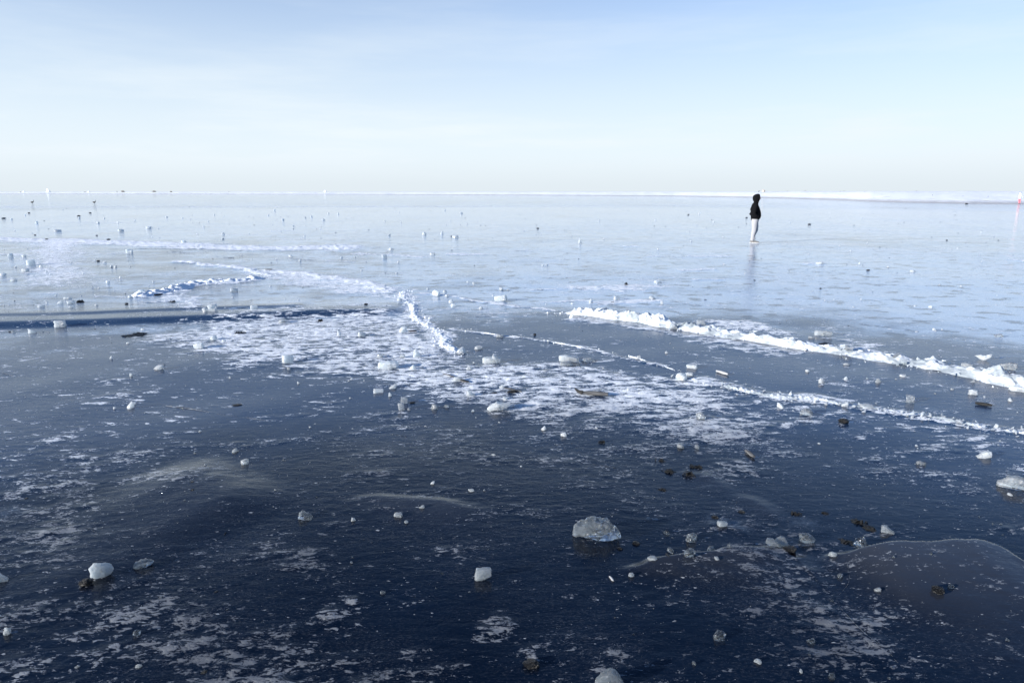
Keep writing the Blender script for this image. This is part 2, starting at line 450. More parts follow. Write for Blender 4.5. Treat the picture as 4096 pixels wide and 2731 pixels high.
# raised seams of snow along cracks: (line, half width m, height m, density)
SEAMS = [
    ([(-300,950),(0,958),(280,966),(600,976),(820,988),(1050,994),(1300,992),(1540,994)], 1.1, 0.06, 1.0),
    ([(690,1044),(800,1056),(880,1064),(960,1074),(1030,1090),(1085,1108)], 0.20, 0.05, 1.0),
    ([(1000,1078),(1150,1090),(1290,1105),(1400,1122),(1480,1140),(1560,1165),(1625,1170)], 0.22, 0.035, 0.95),
    ([(520,1196),(620,1178),(700,1164),(760,1144),(840,1132),(960,1128),(1040,1114)], 0.20, 0.02, 0.9),
    ([(580,1215),(680,1205),(760,1215),(810,1235)], 0.12, 0.03, 0.8),
    ([(1650,1175),(1760,1180),(1900,1200),(2060,1225),(2230,1248)], 0.09, 0.02, 0.85),
    ([(1400,1012),(1560,1018),(1720,1030)], 0.3, 0.02, 0.75),
    ([(1780,1016),(1900,1018),(1935,1015)], 0.25, 0.03, 0.9),
    ([(2480,983),(2560,986)], 0.2, 0.03, 0.9),
    ([(2560,1024),(2700,1025),(2960,1024)], 0.2, 0.02, 0.7),
    ([(2690,1082),(2800,1080),(2860,1076)], 0.15, 0.03, 0.8),
    ([(2776,1122),(2880,1118)], 0.10, 0.03, 0.85),
    ([(3200,1053),(3310,1056)], 0.12, 0.03, 0.8),
    ([(4020,1035),(4110,1044)], 0.2, 0.04, 0.9),
    ([(-100,1020),(60,1018),(110,1024)], 0.15, 0.03, 0.9),
    ([(20,1095),(110,1090)], 0.1, 0.02, 0.8),
    ([(290,1010),(440,1014),(520,1012)], 0.16, 0.02, 0.8),
    ([(-40,1057),(180,1054)], 0.1, 0.015, 0.7),
    ([(0,1020),(60,1018)], 0.1, 0.02, 0.7),
    ([(150,1178),(260,1174)], 0.08, 0.015, 0.7),
    ([(380,1180),(520,1188)], 0.08, 0.01, 0.65),
    ([(-400,829),(700,828),(1800,826),(2600,824),(3300,826)], 2.2, 0.06, 0.72),
    ([(220,890),(560,892)], 0.5, 0.02, 0.62),
    ([(1080,925),(1180,921)], 0.3, 0.03, 0.8),
    ([(800,938),(1120,940)], 0.35, 0.02, 0.6),
    ([(1030,957),(1260,958)], 0.3, 0.02, 0.7),
    ([(2050,1004),(2140,1002)], 0.15, 0.02, 0.75),
    ([(2120,1160),(2260,1155)], 0.1, 0.015, 0.7),
    ([(1310,1044),(1420,1048)], 0.12, 0.02, 0.75),
]
SEAMS += [
    ([(1628,1162),(1612,1180),(1620,1200),(1648,1222),(1652,1245),(1650,1262),(1690,1292),(1745,1325),(1772,1350),(1768,1372),(1800,1392),(1850,1415)], 0.20, 0.0, 0.78),
    ([(1780,1310),(1900,1328),(2000,1342),(2100,1352),(2200,1368),(2300,1386),(2400,1404),(2500,1424),(2570,1440),(2660,1468),(2720,1490)], 0.05, 0.003, 0.66),
    ([(2715,1505),(2850,1538),(3060,1582),(3260,1600),(3460,1632),(3660,1660),(3880,1700),(4110,1738),(4300,1780)], 0.14, 0.01, 0.72),
    ([(2240,1275),(2500,1300),(2700,1335),(2900,1362),(3100,1395),(3300,1425)], 0.16, 0.0, 0.66),
]
SEAMS = [(smooth_line(GL(p), 5), wd, h if wd > .18 and len(p) > 4 else h * 0.4, dn) for p, wd, h, dn in SEAMS]
FIELDS = [(GL(p), dn, e) for p, dn, e in FIELDS]

# smooth frozen swells, steep on the far side: crest line, height, run-out towards the viewer at both ends
SWELL_R = smooth_line(GL([(3270,2255),(3330,2230),(3500,2210),(3700,2197),(3830,2190),(3990,2203),(4096,2262),(4260,2330)]), 6)
SWELL_L = smooth_line(GL([(500,1925),(600,1905),(720,1912),(800,1950),(860,1990),(1010,2060)]), 6)
SWELL_A = smooth_line(GL([(2690,1885),(2780,1898),(2850,1922),(2915,1965)]), 6)
SWELL_B = smooth_line(GL([(2925,1970),(2985,1992),(3040,2022),(3110,2075)]), 6)
SWELL_D = smooth_line(GL([(2460,2290),(2600,2255),(2760,2230),(2900,2214),(3040,2198),(3130,2196),(3185,2235)]), 6)
SWELL_C = smooth_line(GL([(1360,2010),(1480,1998),(1700,2010),(1950,2050)]), 6)
SHADOW_STEP = smooth_line(GL([(-400,1318),(0,1298),(400,1285),(900,1268),(1300,1252),(1640,1246)]), 6)  # low steps shaped to stand in for two cast shadow bands
SHADOW_STEP2 = smooth_line(GL([(-300,1268),(150,1262),(520,1250),(860,1240),(1250,1232)]), 6)

def swell(X, Y, L, h, run, back):
    """frozen swell: measured along and across the chord of its crest, so it has no creases"""
    A, B = L[0], L[-1]; c = (B - A); n = np.hypot(*c); c = c / n; p = np.array([-c[1], c[0]])
    u = (X - A[0]) * c[0] + (Y - A[1]) * c[1]
    v = (X - A[0]) * p[0] + (Y - A[1]) * p[1]
    lu, lv = (L - A) @ c, (L - A) @ p
    od = np.argsort(lu)
    sd = np.interp(u, lu[od], lv[od]) - v + 0.02 * fbm(X * 5, Y * 5, 3, 135)
    f = u / n
    ends = ss(-0.02, 0.35, f) * ss(-0.15, 0.30, 1 - f)
    run = run * (0.45 + 0.55 * ss(0, 0.7, f)) * (1 + 0.25 * fbm(X * 1.5, Y * 1.5, 2, 133))
    return h * ends * np.where(sd >= 0, np.exp(-(np.clip(sd, 0, 9) / (0.6 * run)) ** 1.6), ss(-back, 0, sd)), sd, ends

def height_low(X, Y):
    """broad form of the sheet"""
    r = np.hypot(X, Y)
    near = 1 - ss(25, 70, r)
    z = 0.012 * near * fbm(X * 0.35 + 3, Y * 0.35, 3, 11)
    m = np.zeros(X.shape)
    def inbox(L, pad):
        return (X > L[:, 0].min() - pad) & (X < L[:, 0].max() + pad) & (Y > L[:, 1].min() - pad) & (Y < L[:, 1].max() + pad)
    for L, h, run, back, mk in ((SWELL_R, 0.062, 0.95, 0.05, 0.40), (SWELL_L, 0.036, 1.3, 0.45, 0.12), (SWELL_C, 0.011, 0.35, 0.09, 0.2), (SWELL_D, 0.036, 0.36, 0.05, 0.2), (SWELL_A, 0.006, 0.2, 0.12, 0.12), (SWELL_B, 0.006, 0.2, 0.12, 0.12)):
        b = inbox(L, 1.2)
        if b.any():
            dz, sd, en = swell(X[b], Y[b], L, h, run, back)
            z[b] += dz
            m[b] += mk * np.clip(dz / h, 0, 1) ** 0.8
    for L, h, wd in ((SHADOW_STEP, 0.06, 0.42), (SHADOW_STEP2, 0.03, 0.3)):  # slopes mirror darker sky where the shadow bands fall
        b = inbox(L, 1.5)
        if b.any():
            d, s, f = line_dist(X[b], Y[b], L)
            sd = -s * d
            z[b] += h * np.exp(-(np.clip(sd, -3, 0) / 0.9) ** 2) * (1 - ss(0, wd, sd)) * ss(0, 0.05, 1 - f)
    return z, m

def frost_density(X, Y):
    wx = X + 0.20 * fbm(X * 1.1, Y * 1.1, 3, 31) * np.clip(np.hypot(X, Y) / 6, 0.35, 2)
    wy = Y + 0.20 * fbm(X * 1.1 + 9, Y * 1.1, 3, 41) * np.clip(np.hypot(X, Y) / 6, 0.35, 3)
    r = np.hypot(X, Y)
    D = 0.315 + 0.15 * fbm(X * 0.55, Y * 0.55, 4, 51) - 0.05 * ss(12, 25, r) + 0.075 * ss(8, 5.5, r)
    H = np.zeros(X.shape)
    for P, dn, e in FIELDS:
        dn = dn - (0.10 if min(p[1] for p in P) < 4.2 else 0.05)
        a = np.array(P)
        b = (X > a[:, 0].min() - 2) & (X < a[:, 0].max() + 2) & (Y > a[:, 1].min() - 2) & (Y < a[:, 1].max() + 2)
        if not b.any(): continue
        sd = poly_sd(wx[b], wy[b], P)
        D[b] = np.maximum(D[b], 0.27 + (dn + 0.07 - 0.27) * ss(-2.2 * e, 1.5 * e, sd))
    for L, wd, h, dn in SEAMS:
        b = (X > L[:, 0].min() - 4 * wd) & (X < L[:, 0].max() + 4 * wd) & (Y > L[:, 1].min() - 4 * wd) & (Y < L[:, 1].max() + 4 * wd)
        if not b.any(): continue
        d, s, f = line_dist(wx[b] * 0.35 + X[b] * 0.65, wy[b] * 0.35 + Y[b] * 0.65, L)
        k = np.clip(d / wd * (1 + 0.5 * fbm(X[b] * 2.3 / max(wd, .1) * .2, Y[b] * 2.3, 2, 61)), 0, 9)
        en = ss(0, 0.06, f) * ss(0, 0.06, 1 - f)
        D[b] = np.maximum(D[b], dn * en * (1 - ss(0.55, 1.35, k)))
        H[b] = np.maximum(H[b], h * en * np.exp(-(k * 1.1) ** 2))
    return D, H

def sheet_fields(X, Y):
    z, milk = height_low(X, Y)
    D, H = frost_density(X, Y)
    c, s = math.cos(rad(14)), math.sin(rad(14))
    u, v = (X * c + Y * s) * 0.62, (-X * s + Y * c) * 1.35
    n = fbm(u * 2.6, v * 2.6, 4, 71, 0.6)
    frost = (D - 0.60) * 1.25 + 0.22 * n
    r = np.hypot(X, Y)
    crust = ss(-0.25, 0.35, frost) * (1 - ss(25, 60, r))
    rough = fbm(X * 9, Y * 9, 3, 81)
    z = z + crust * (0.006 + 0.006 * rough) + H * (0.55 + 0.22 * rough + 0.15 * fbm(X * 3, Y * 3, 2, 91))
    return z, frost, milk

SHEET_GRID = {}
def ground_z(x, y):
    g = SHEET_GRID
    i = int(np.clip(np.searchsorted(g['r'], math.hypot(x, y)), 0, len(g['r']) - 1))
    j = int(np.clip(np.searchsorted(g['t'], math.atan2(x, y)), 0, len(g['t']) - 1))
    return float(g['z'][i, j])

def build_sheet():
    th = np.concatenate([np.linspace(-180, -49, 44)[:-1], np.linspace(-49, 49, 880), np.linspace(49, 180, 44)[1:-1]])
    th = np.radians(th)
    def lg(a, b, n): return np.exp(np.linspace(math.log(a), math.log(b), n, endpoint=False))
    rr = np.concatenate([lg(0.25, 1.9, 40), lg(1.9, 14, 560), lg(14, 60, 190), lg(60, 400, 70), lg(400, 9000, 24), [9000]])
    R, T = np.meshgrid(rr, th, indexing='ij')
    X, Y = (R * np.sin(T)).ravel(), (R * np.cos(T)).ravel()
    z, frost, milk = sheet_fields(X, Y)
    r = R.ravel()
    near_dim = np.clip(0.24 + 0.78 * ss(4.2, 6.8, r) + 0.12 * fbm(X * 1.3, Y * 1.3, 2, 121), 0.07, 1.0)  # frost faded towards the camera, painting in the darker foreground
    z = z * (1 - ss(60, 90, r))
    # small tide-rippled rough ice lies off the far shore
    ripple = (0.34 + 0.08 * ss(8, 17, r)) * (0.75 + 0.5 * ss(-0.2, 0.5, fbm(X * 0.25, Y * 0.12, 3, 101))) + 1.0 * ss(78, 100, r)
    SHEET_GRID.update(r=rr, t=th, z=z.reshape(R.shape))
    cloud_sheen = np.clip(ss(7.5, 14, r + 1.5 * fbm(X * 0.3, Y * 0.2, 3, 141)) * (0.85 + 0.35 * fbm(X * 0.12, Y * 0.05, 3, 142)), 0, 1) * (1 - 0.25 * ss(80, 95, r))  # paler with distance: cloudier ice that also paints in the far sky sheen
    cloud_sheen = cloud_sheen * (1 - (0.45 - 0.45 * ss(-5, 3, X)) * (1 - ss(22, 50, r)))  # painted sheen held lower on the left
    # cast shadow bands across the left half, painted as darker ice
    for L, wd in ((SHADOW_STEP, 0.30), (SHADOW_STEP2, 0.16)):
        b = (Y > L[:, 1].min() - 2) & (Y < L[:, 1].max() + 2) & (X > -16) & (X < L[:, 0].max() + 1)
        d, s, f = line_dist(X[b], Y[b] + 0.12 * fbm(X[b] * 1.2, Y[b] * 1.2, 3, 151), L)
        cloud_sheen[b] = cloud_sheen[b] - 0.95 * np.exp(-(d / wd) ** 2) * ss(0, 0.25, 1 - f)
    V = np.stack([X, Y, z], 1)
    F = grid_faces(len(rr), len(th), wrap=True)[:, ::-1]
    me = mesh_np('ice_sheet', V, F, M['sheet'])
    for nm, a in (('frost', frost), ('near_dim', near_dim), ('milk', milk), ('cloud_sheen', cloud_sheen), ('ripple', ripple)):
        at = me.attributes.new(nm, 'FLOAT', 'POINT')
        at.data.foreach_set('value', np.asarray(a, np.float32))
    o = link('ice_sheet', me)
    tag(o, kind='structure')
    return o
SHEET = build_sheet()

def crack_strip(name, px, half, height, mat, seed, parent=None, step=0.02, across=15, jag=0.6, knots=None, lean=0.25, broken=0.0, fray=0.1, front_pow=1.2):
    """a raised seam of ice or snow that follows a line on the sheet; knots = [(x pixel, height in metres)] shape its crest"""
    L = smooth_line(GL(px), 10)
    seg = np.hypot(*np.diff(L, axis=0).T); cum = np.concatenate([[0], np.cumsum(seg)])
    n = max(24, int(cum[-1] / step))
    s = np.linspace(0, cum[-1], n)
    cx, cy = np.interp(s, cum, L[:, 0]), np.interp(s, cum, L[:, 1])
    tx, ty = np.gradient(cx), np.gradient(cy)
    k = np.hypot(tx, ty); tx, ty = tx / k, ty / k
    wob = 0.35 * half * fbm(s * 1.3, s * 0 + seed, 3, seed)
    cx, cy = cx - ty * wob, cy + tx * wob
    if knots:
        kx = np.array([G(a, 1300)[0] / G(a, 1300)[1] for a, _ in knots])
        hs = np.interp(cx / cy, kx, [b for _, b in knots])
    else:
        hs = np.full(n, height)
    en = ss(0, 0.04 * cum[-1] + 0.05, s) * ss(0, 0.04 * cum[-1] + 0.05, cum[-1] - s)
    prof = 1 + jag * (0.7 * fbm(s * 1.6, s * 0 + 5.5 + seed, 2, seed + 3) + 0.3 * fbm(s * 4, s * 0 + seed, 2, seed + 5))
    hs = hs * en * np.clip(prof, 0.15, 3)
    if broken: hs = hs * ss(-0.1, 0.25, fbm(s * 1.7, s * 0 + seed * 3.3, 3, seed + 9) + (1 - broken) * 0.6)
    wd = half * (0.55 + 0.45 * en) * (1 + 0.35 * fbm(s * 1.9, s * 0 + 2.2, 2, seed + 7))
    t = np.linspace(-1, 1, across)
    T, S = np.meshgrid(t, s)
    X = cx[:, None] - ty[:, None] * wd[:, None] * T
    Y = cy[:, None] + tx[:, None] * wd[:, None] * T
    front = np.sin(np.clip((T + 1) / (1 + lean), 0, 1) * np.pi / 2) ** front_pow
    back = np.sin(np.clip((1 - T) / (1 - lean), 0, 1) * np.pi / 2)
    sh = np.where(T < lean, front, back)
    fr = 0.35 / half
    rel = 1 + jag * (0.9 * fbm(X * 6 * fr, Y * 6 * fr, 3, seed + 11) + 0.35 * np.abs(fbm(X * 22 * fr, Y * 22 * fr, 2, seed + 13)))
    gz, _, _ = sheet_fields(X.ravel(), Y.ravel())
    Z = gz.reshape(X.shape) + hs[:, None] * sh * np.clip(rel, 0.0, 2.2) - 0.012 * (1 - sh) - fray * height
    V = np.stack([X.ravel(), Y.ravel(), Z.ravel()], 1)
    me = mesh_np(name, V, grid_faces(n, across)[:, ::-1], mat)
    return link(name, me, parent)

HULLS = []
def _hull_bank():
    rnd = random.Random(77)
    for k in range(14):
        bm = bmesh.new()
        for i in range(rnd.randint(8, 12)):
            bm.verts.new((rnd.uniform(-.5, .5), rnd.uniform(-.4, .4), rnd.uniform(-.35, .35)))
        r = bmesh.ops.convex_hull(bm, input=bm.verts)
        bmesh.ops.delete(bm, geom=list({g for g in r['geom_interior'] + r['geom_unused'] if isinstance(g, bmesh.types.BMVert)}), context='VERTS')
        bmesh.ops.triangulate(bm, faces=bm.faces); bm.verts.index_update()
        HULLS.append((np.array([v.co for v in bm.verts]), np.array([[v.index for v in f.verts] for f in bm.faces])))
        bm.free()
_hull_bank()

def rubble(px, n, spread, size, mat, seed, parent, lift=0.0, power=3.0, name='rubble'):
    """crumbled bits of crust heaped along a line, too many to tell apart"""
    L = smooth_line(GL(px), 10)
    seg = np.hypot(*np.diff(L, axis=0).T); cum = np.concatenate([[0], np.cumsum(seg)])
    r = np.random.RandomState(seed)
    s = r.rand(n * 2) * cum[-1]
    keep = r.rand(n * 2) < 0.35 + 0.65 * ss(-0.3, 0.4, fbm(s * 1.4, s * 0 + seed, 3, seed % 30))
    s = s[keep][:n]; n = len(s)
    x, y = np.interp(s, cum, L[:, 0]), np.interp(s, cum, L[:, 1])
    x = x + r.randn(n) * spread * 0.6; off = r.randn(n) * spread; y = y + off
    z, _, _ = sheet_fields(x, y)
    z = z + lift * np.exp(-(off / spread) ** 2) * r.rand(n)
    sz = size[0] + (size[1] - size[0]) * r.rand(n) ** power
    V, F, c = [], [], 0
    for i in range(n):
        v, f = HULLS[r.randint(len(HULLS))]
        a = r.rand(3) * 6.283
        R = np.array(Matrix.Rotation(a[0], 3, 'X') @ Matrix.Rotation(a[1], 3, 'Y') @ Matrix.Rotation(a[2], 3, 'Z'))
        V.append((v * sz[i] * (.7 + .6 * r.rand(3))) @ R.T + (x[i], y[i], z[i] + sz[i] * .12)); F.append(f + c); c += len(v)
    o = link(name, mesh_np(name, np.concatenate(V), np.concatenate(F), mat, smooth=False), parent)
    o['kind'] = 'stuff'
    return o

def H_(px, py, hpx):          # photo pixels of height -> metres at a ground pixel
    return hpx * mpp(*G(px, py)) * 0.95

# the long pressure ridge on the right
RK = [(2225,1,1255),(2270,12,1258),(2310,26,1262),(2380,33,1272),(2440,28,1283),(2470,32,1288),(2525,42,1293),(2560,30,1298),(2582,42,1300),(2610,32,1304),(2628,42,1306),
      (2650,30,1310),(2672,20,1313),(2705,17,1318),(2740,22,1324),(2770,30,1330),(2800,27,1335),(2850,32,1344),(2880,24,1350),(2960,26,1362),(3060,24,1378),(3172,28,1395),(3230,26,1405),
      (3273,18,1410),(3340,26,1420),(3385,40,1428),(3412,20,1432),(3500,24,1447),(3560,30,1455),(3605,42,1463),(3650,22,1470),(3690,26,1478),(3740,50,1487),(3775,36,1495),(3800,20,1502),
      (3860,20,1517),(3930,40,1535),(3985,44,1548),(4030,38,1552),(4096,36,1560),(4300,30,1600)]
RIDGE_LINE = [(2225,1253),(2310,1258),(2400,1266),(2500,1280),(2600,1293),(2700,1310),(2800,1324),(2900,1340),(3000,1354),(3100,1370),(3200,1386),(3300,1401),(3400,1416),(3500,1432),(3600,1447),(3700,1463),(3800,1482),(3900,1505),(4000,1528),(4096,1542),(4300,1588)]
ridge = crack_strip('pressure_ridge', RIDGE_LINE, 0.22, 0.10, M['ridge'], 3, step=0.011, across=40, jag=0.38, front_pow=1.7,
                    knots=[(a, H_(a, c, b)) for a, b, c in RK], lean=0.2)
rubble(RIDGE_LINE, 700, 0.17, (.008, .07), M['ridge'], 301, ridge, lift=0.02, power=5)
def ridge_plates():
    rs = random.Random(91)
    L = np.array(RIDGE_LINE, float)
    for i in range(44):
        px = rs.uniform(2300, 4200); py = np.interp(px, L[:, 0], L[:, 1]) - rs.uniform(-6, 12)
        x, y = G(px, py)
        hz = float(np.interp(px, [a for a, _, _ in RK], [H_(a, c, b) for a, b, c in RK]))
        v, f = HULLS[rs.randrange(len(HULLS))]
        s = rs.uniform(.05, .15)
        me = mesh_np('ice_plate', v * (s, s * rs.uniform(.12, .3), s * rs.uniform(.5, .9)), f, M['clear'] if rs.random() < .5 else M['ridge'], smooth=False)
        link('ice_plate', me, ridge, (x, y, ground_z(x, y) + hz * rs.uniform(.5, .85)), (rs.uniform(-.7, .7), rs.uniform(-.6, .6), rs.uniform(-.9, .5)))
ridge_plates()
tag(ridge, 'long jagged white pressure ridge of snowy ice running in from the right edge', 'ice ridge')

o = crack_strip('snow_crest', [(1628,1162),(1612,1180),(1620,1200),(1648,1222),(1652,1245),(1650,1262),(1690,1292),(1745,1325),(1772,1350),(1768,1372),(1800,1392),(1850,1415)], 0.11, 0.017, M['snow'], 17, step=0.012, across=21, jag=0.8, fray=0.4, lean=0.1)
rubble([(1628,1162),(1612,1180),(1620,1200),(1648,1222),(1652,1245),(1650,1262),(1690,1292),(1745,1325),(1772,1350),(1768,1372),(1800,1392),(1850,1415)], 1100, 0.12, (.005, .034), M['snow'], 302, o, lift=0.012, power=4)
tag(o, 'wavy crest of crusted snow winding towards the viewer along a crack', 'snow crest')
o = crack_strip('snow_crest', [(1780,1310),(1900,1328),(2000,1342),(2100,1352),(2200,1368),(2300,1386),(2400,1404),(2500,1424),(2570,1440),(2660,1468),(2720,1490)], 0.02, 0.007, M['snow'], 27, step=0.012, jag=0.9, fray=0.45, broken=0.55)
rubble([(1780,1310),(1900,1328),(2000,1342),(2100,1352),(2200,1368),(2300,1386),(2400,1404),(2500,1424),(2570,1440),(2660,1468),(2720,1490)], 190, 0.045, (.004, .026), M['snow'], 303, o, lift=0.008, power=4)
tag(o, 'thin straight line of snow along a crack below the long pressure ridge', 'snow crest')
o = crack_strip('ice_crest', [(2715,1505),(2780,1520),(2850,1538),(2950,1560),(3060,1582),(3160,1592),(3260,1600),(3360,1617),(3460,1632),(3560,1645),(3660,1660),(3760,1675),(3880,1700),(4000,1722),(4110,1738),(4300,1780)], 0.06, 0.016, M['ridge'], 37, step=0.010, across=21, jag=0.8, fray=0.35, broken=0.3)
rubble([(2715,1505),(2780,1520),(2850,1538),(2950,1560),(3060,1582),(3160,1592),(3260,1600),(3360,1617),(3460,1632),(3560,1645),(3660,1660),(3760,1675),(3880,1700),(4000,1722),(4110,1738),(4300,1780)], 550, 0.08, (.006, .055), M['chunk'], 304, o, lift=0.012, power=5)
tag(o, 'low knobbly ice crest parallel to and in front of the pressure ridge', 'ice crest')
o = crack_strip('snow_crest', [(530,1192),(620,1175),(700,1160),(760,1142),(830,1130),(920,1126),(1000,1120),(1050,1110)], 0.26, 0.055, M['snow'], 47, step=0.016, across=27, jag=0.6, lean=0.35, fray=0.2)
rubble([(530,1192),(620,1175),(700,1160),(760,1142),(830,1130),(920,1126),(1000,1120),(1050,1110)], 700, 0.20, (.008, .045), M['snow'], 305, o, lift=0.012, power=4)
tag(o, 'humped snow crest curving up to the flat snow band at left', 'snow crest')
# thin healed cracks in the sheet
for i, (p, hw, hh) in enumerate([
    ([(631,1617),(700,1627),(790,1640),(870,1656),(1000,1673),(1160,1690)], 0.012, 0.012),
    ([(1535,1728),(1650,1748),(1800,1775),(1950,1800),(2060,1812)], 0.010, 0.010),
    ([(2340,1850),(2420,1862),(2500,1876)], 0.010, 0.010),
    ([(3345,2405),(3385,2450),(3430,2500),(3500,2560),(3560,2610),(3600,2650),(3680,2670)], 0.006, 0.007),
    ([(3380,2235),(3392,2280),(3394,2330),(3340,2390)], 0.006, 0.008),
    ([(4010,2665),(4040,2640),(4080,2625)], 0.006, 0.007),
    ([(1595,2548),(1620,2585),(1665,2620)], 0.003, 0.003),
    ([(310,2110),(460,2165),(510,2190),(545,2235),(600,2255)], 0.004, 0.004),
    ([(0,1490),(40,1502),(75,1512)], 0.012, 0.01),
    ([(620,1000),(760,1012),(900,1030),(960,1028)], 0.03, 0.02),
    ([(1150,1020),(1170,1036),(1300,1044)], 0.03, 0.015),
    ([(2440,1400),(2600,1500),(2700,1580),(2800,1680)], 0.004, 0.003)]):
    crack_strip('healed_crack', p, hw * 0.4, hh * 0.6, M['clear'], 70 + i, parent=SHEET, step=0.012 if p[0][1] > 1300 else 0.03, across=5, jag=1.0, broken=0.75, fray=0.5)

# ------------------------------------------------------------------ far shore
_sp = [(-900,775.0),(92,775.6),(600,776.4),(1200,777.6),(1900,780.2),(2300,782.5),(2700,785.5),(3000,791),(3250,797.5),(3400,803),(3480,807.5),(3620,811.5),(3850,816),(4096,818.5),(4500,825),(5600,846)]
_spg = np.array([G(*p) for p in _sp])
SH_T = np.arctan2(_spg[:, 0], _spg[:, 1]); SH_R = np.hypot(_spg[:, 0], _spg[:, 1])

def shore_r(th):
    return np.interp(th, SH_T, SH_R) * (1 + 0.004 * pn(th * 60, th * 0 + .5, 5))

def shore_z(x, y):
    x, y = np.asarray(x, float), np.asarray(y, float)
    th = np.arctan2(x, y); q = np.hypot(x, y) - shore_r(th)
    amp = ss(0, 20, q)
    return (2.0 * ss(-2, 55, q) ** 0.85 - 0.02) + amp * (0.16 * fbm(x * 0.05, y * 0.05, 3, 7) + 0.07 * fbm(x * 0.4, y * 0.25, 3, 8))

def build_shore():
    t = NT('snowy_shore')
    o = t.coord()
    zz = t.n('ShaderNodeSeparateXYZ'); t.l(o, zz.inputs[0])
    a = t.noise(t.mapping(o, (0, 0, 0), (0.5, 1.0, 1)), 0.9, 6.0, 0.7); b = t.noise(o, 6.0, 4.0, 0.7)
    lim = t.math('ADD', zz.outputs[2], t.math('MULTIPLY', t.math('SUBTRACT', a, 0.5), 1.2))
    sand = t.math('SUBTRACT', 1.0, t.ramp(lim, 0.05, 0.55), clamp=True)
    sand = t.math('MULTIPLY', sand, t.ramp(b, 0.3, 0.6, 0.2, 0.85))
    far = t.ramp(t.noise(o, 0.25, 5.0, 0.7), 0.58, 0.7, 0.0, 0.35)
    sand = t.math('MAXIMUM', sand, far)
    n = t.bump(t.math('ADD', a, t.math('MULTIPLY', b, 0.3)), 0.3, 0.7)
    m = t.done(t.bsdf(t.mixc(sand, C(0.84, 0.86, 0.88), C(0.33, 0.30, 0.27)), 0.8, 1.31, n))
    th = np.linspace(SH_T[0], SH_T[-1], 1100)
    q = np.concatenate([[-3, -1.5], np.linspace(0, 30, 34), np.exp(np.linspace(math.log(32), math.log(900), 46))])
    T, Q = np.meshgrid(th, q, indexing='ij')
    R = shore_r(T) + Q
    X, Y = (R * np.sin(T)).ravel(), (R * np.cos(T)).ravel()
    Z = shore_z(X, Y)
    Z = np.where(Q.ravel() < 0, -0.15, Z)
    me = mesh_np('snowy_shore', np.stack([X, Y, Z], 1), grid_faces(len(th), len(q)), m)
    o = link('snowy_shore', me); tag(o, kind='structure')
build_shore()

def on_shore(px, dist):
    u = (px - 2048.0) / FPX
    th = math.atan(u / CP)            # close to the horizon the column is a constant bearing
    x, y = dist * math.sin(th), dist * math.cos(th)
    return x, y, float(shore_z(x, y))

# ------------------------------------------------------------------ loose ice
def noise3(v, f, seed):
    return float(pn(np.array([v[0] * f + seed * 1.7]), np.array([v[1] * f + v[2] * f * 0.83]), seed % 40)[0])

def noise3v(c, f, seed):
    return pn(c[:, 0] * f + seed * 1.7, c[:, 1] * f + c[:, 2] * f * 0.83, seed % 40)

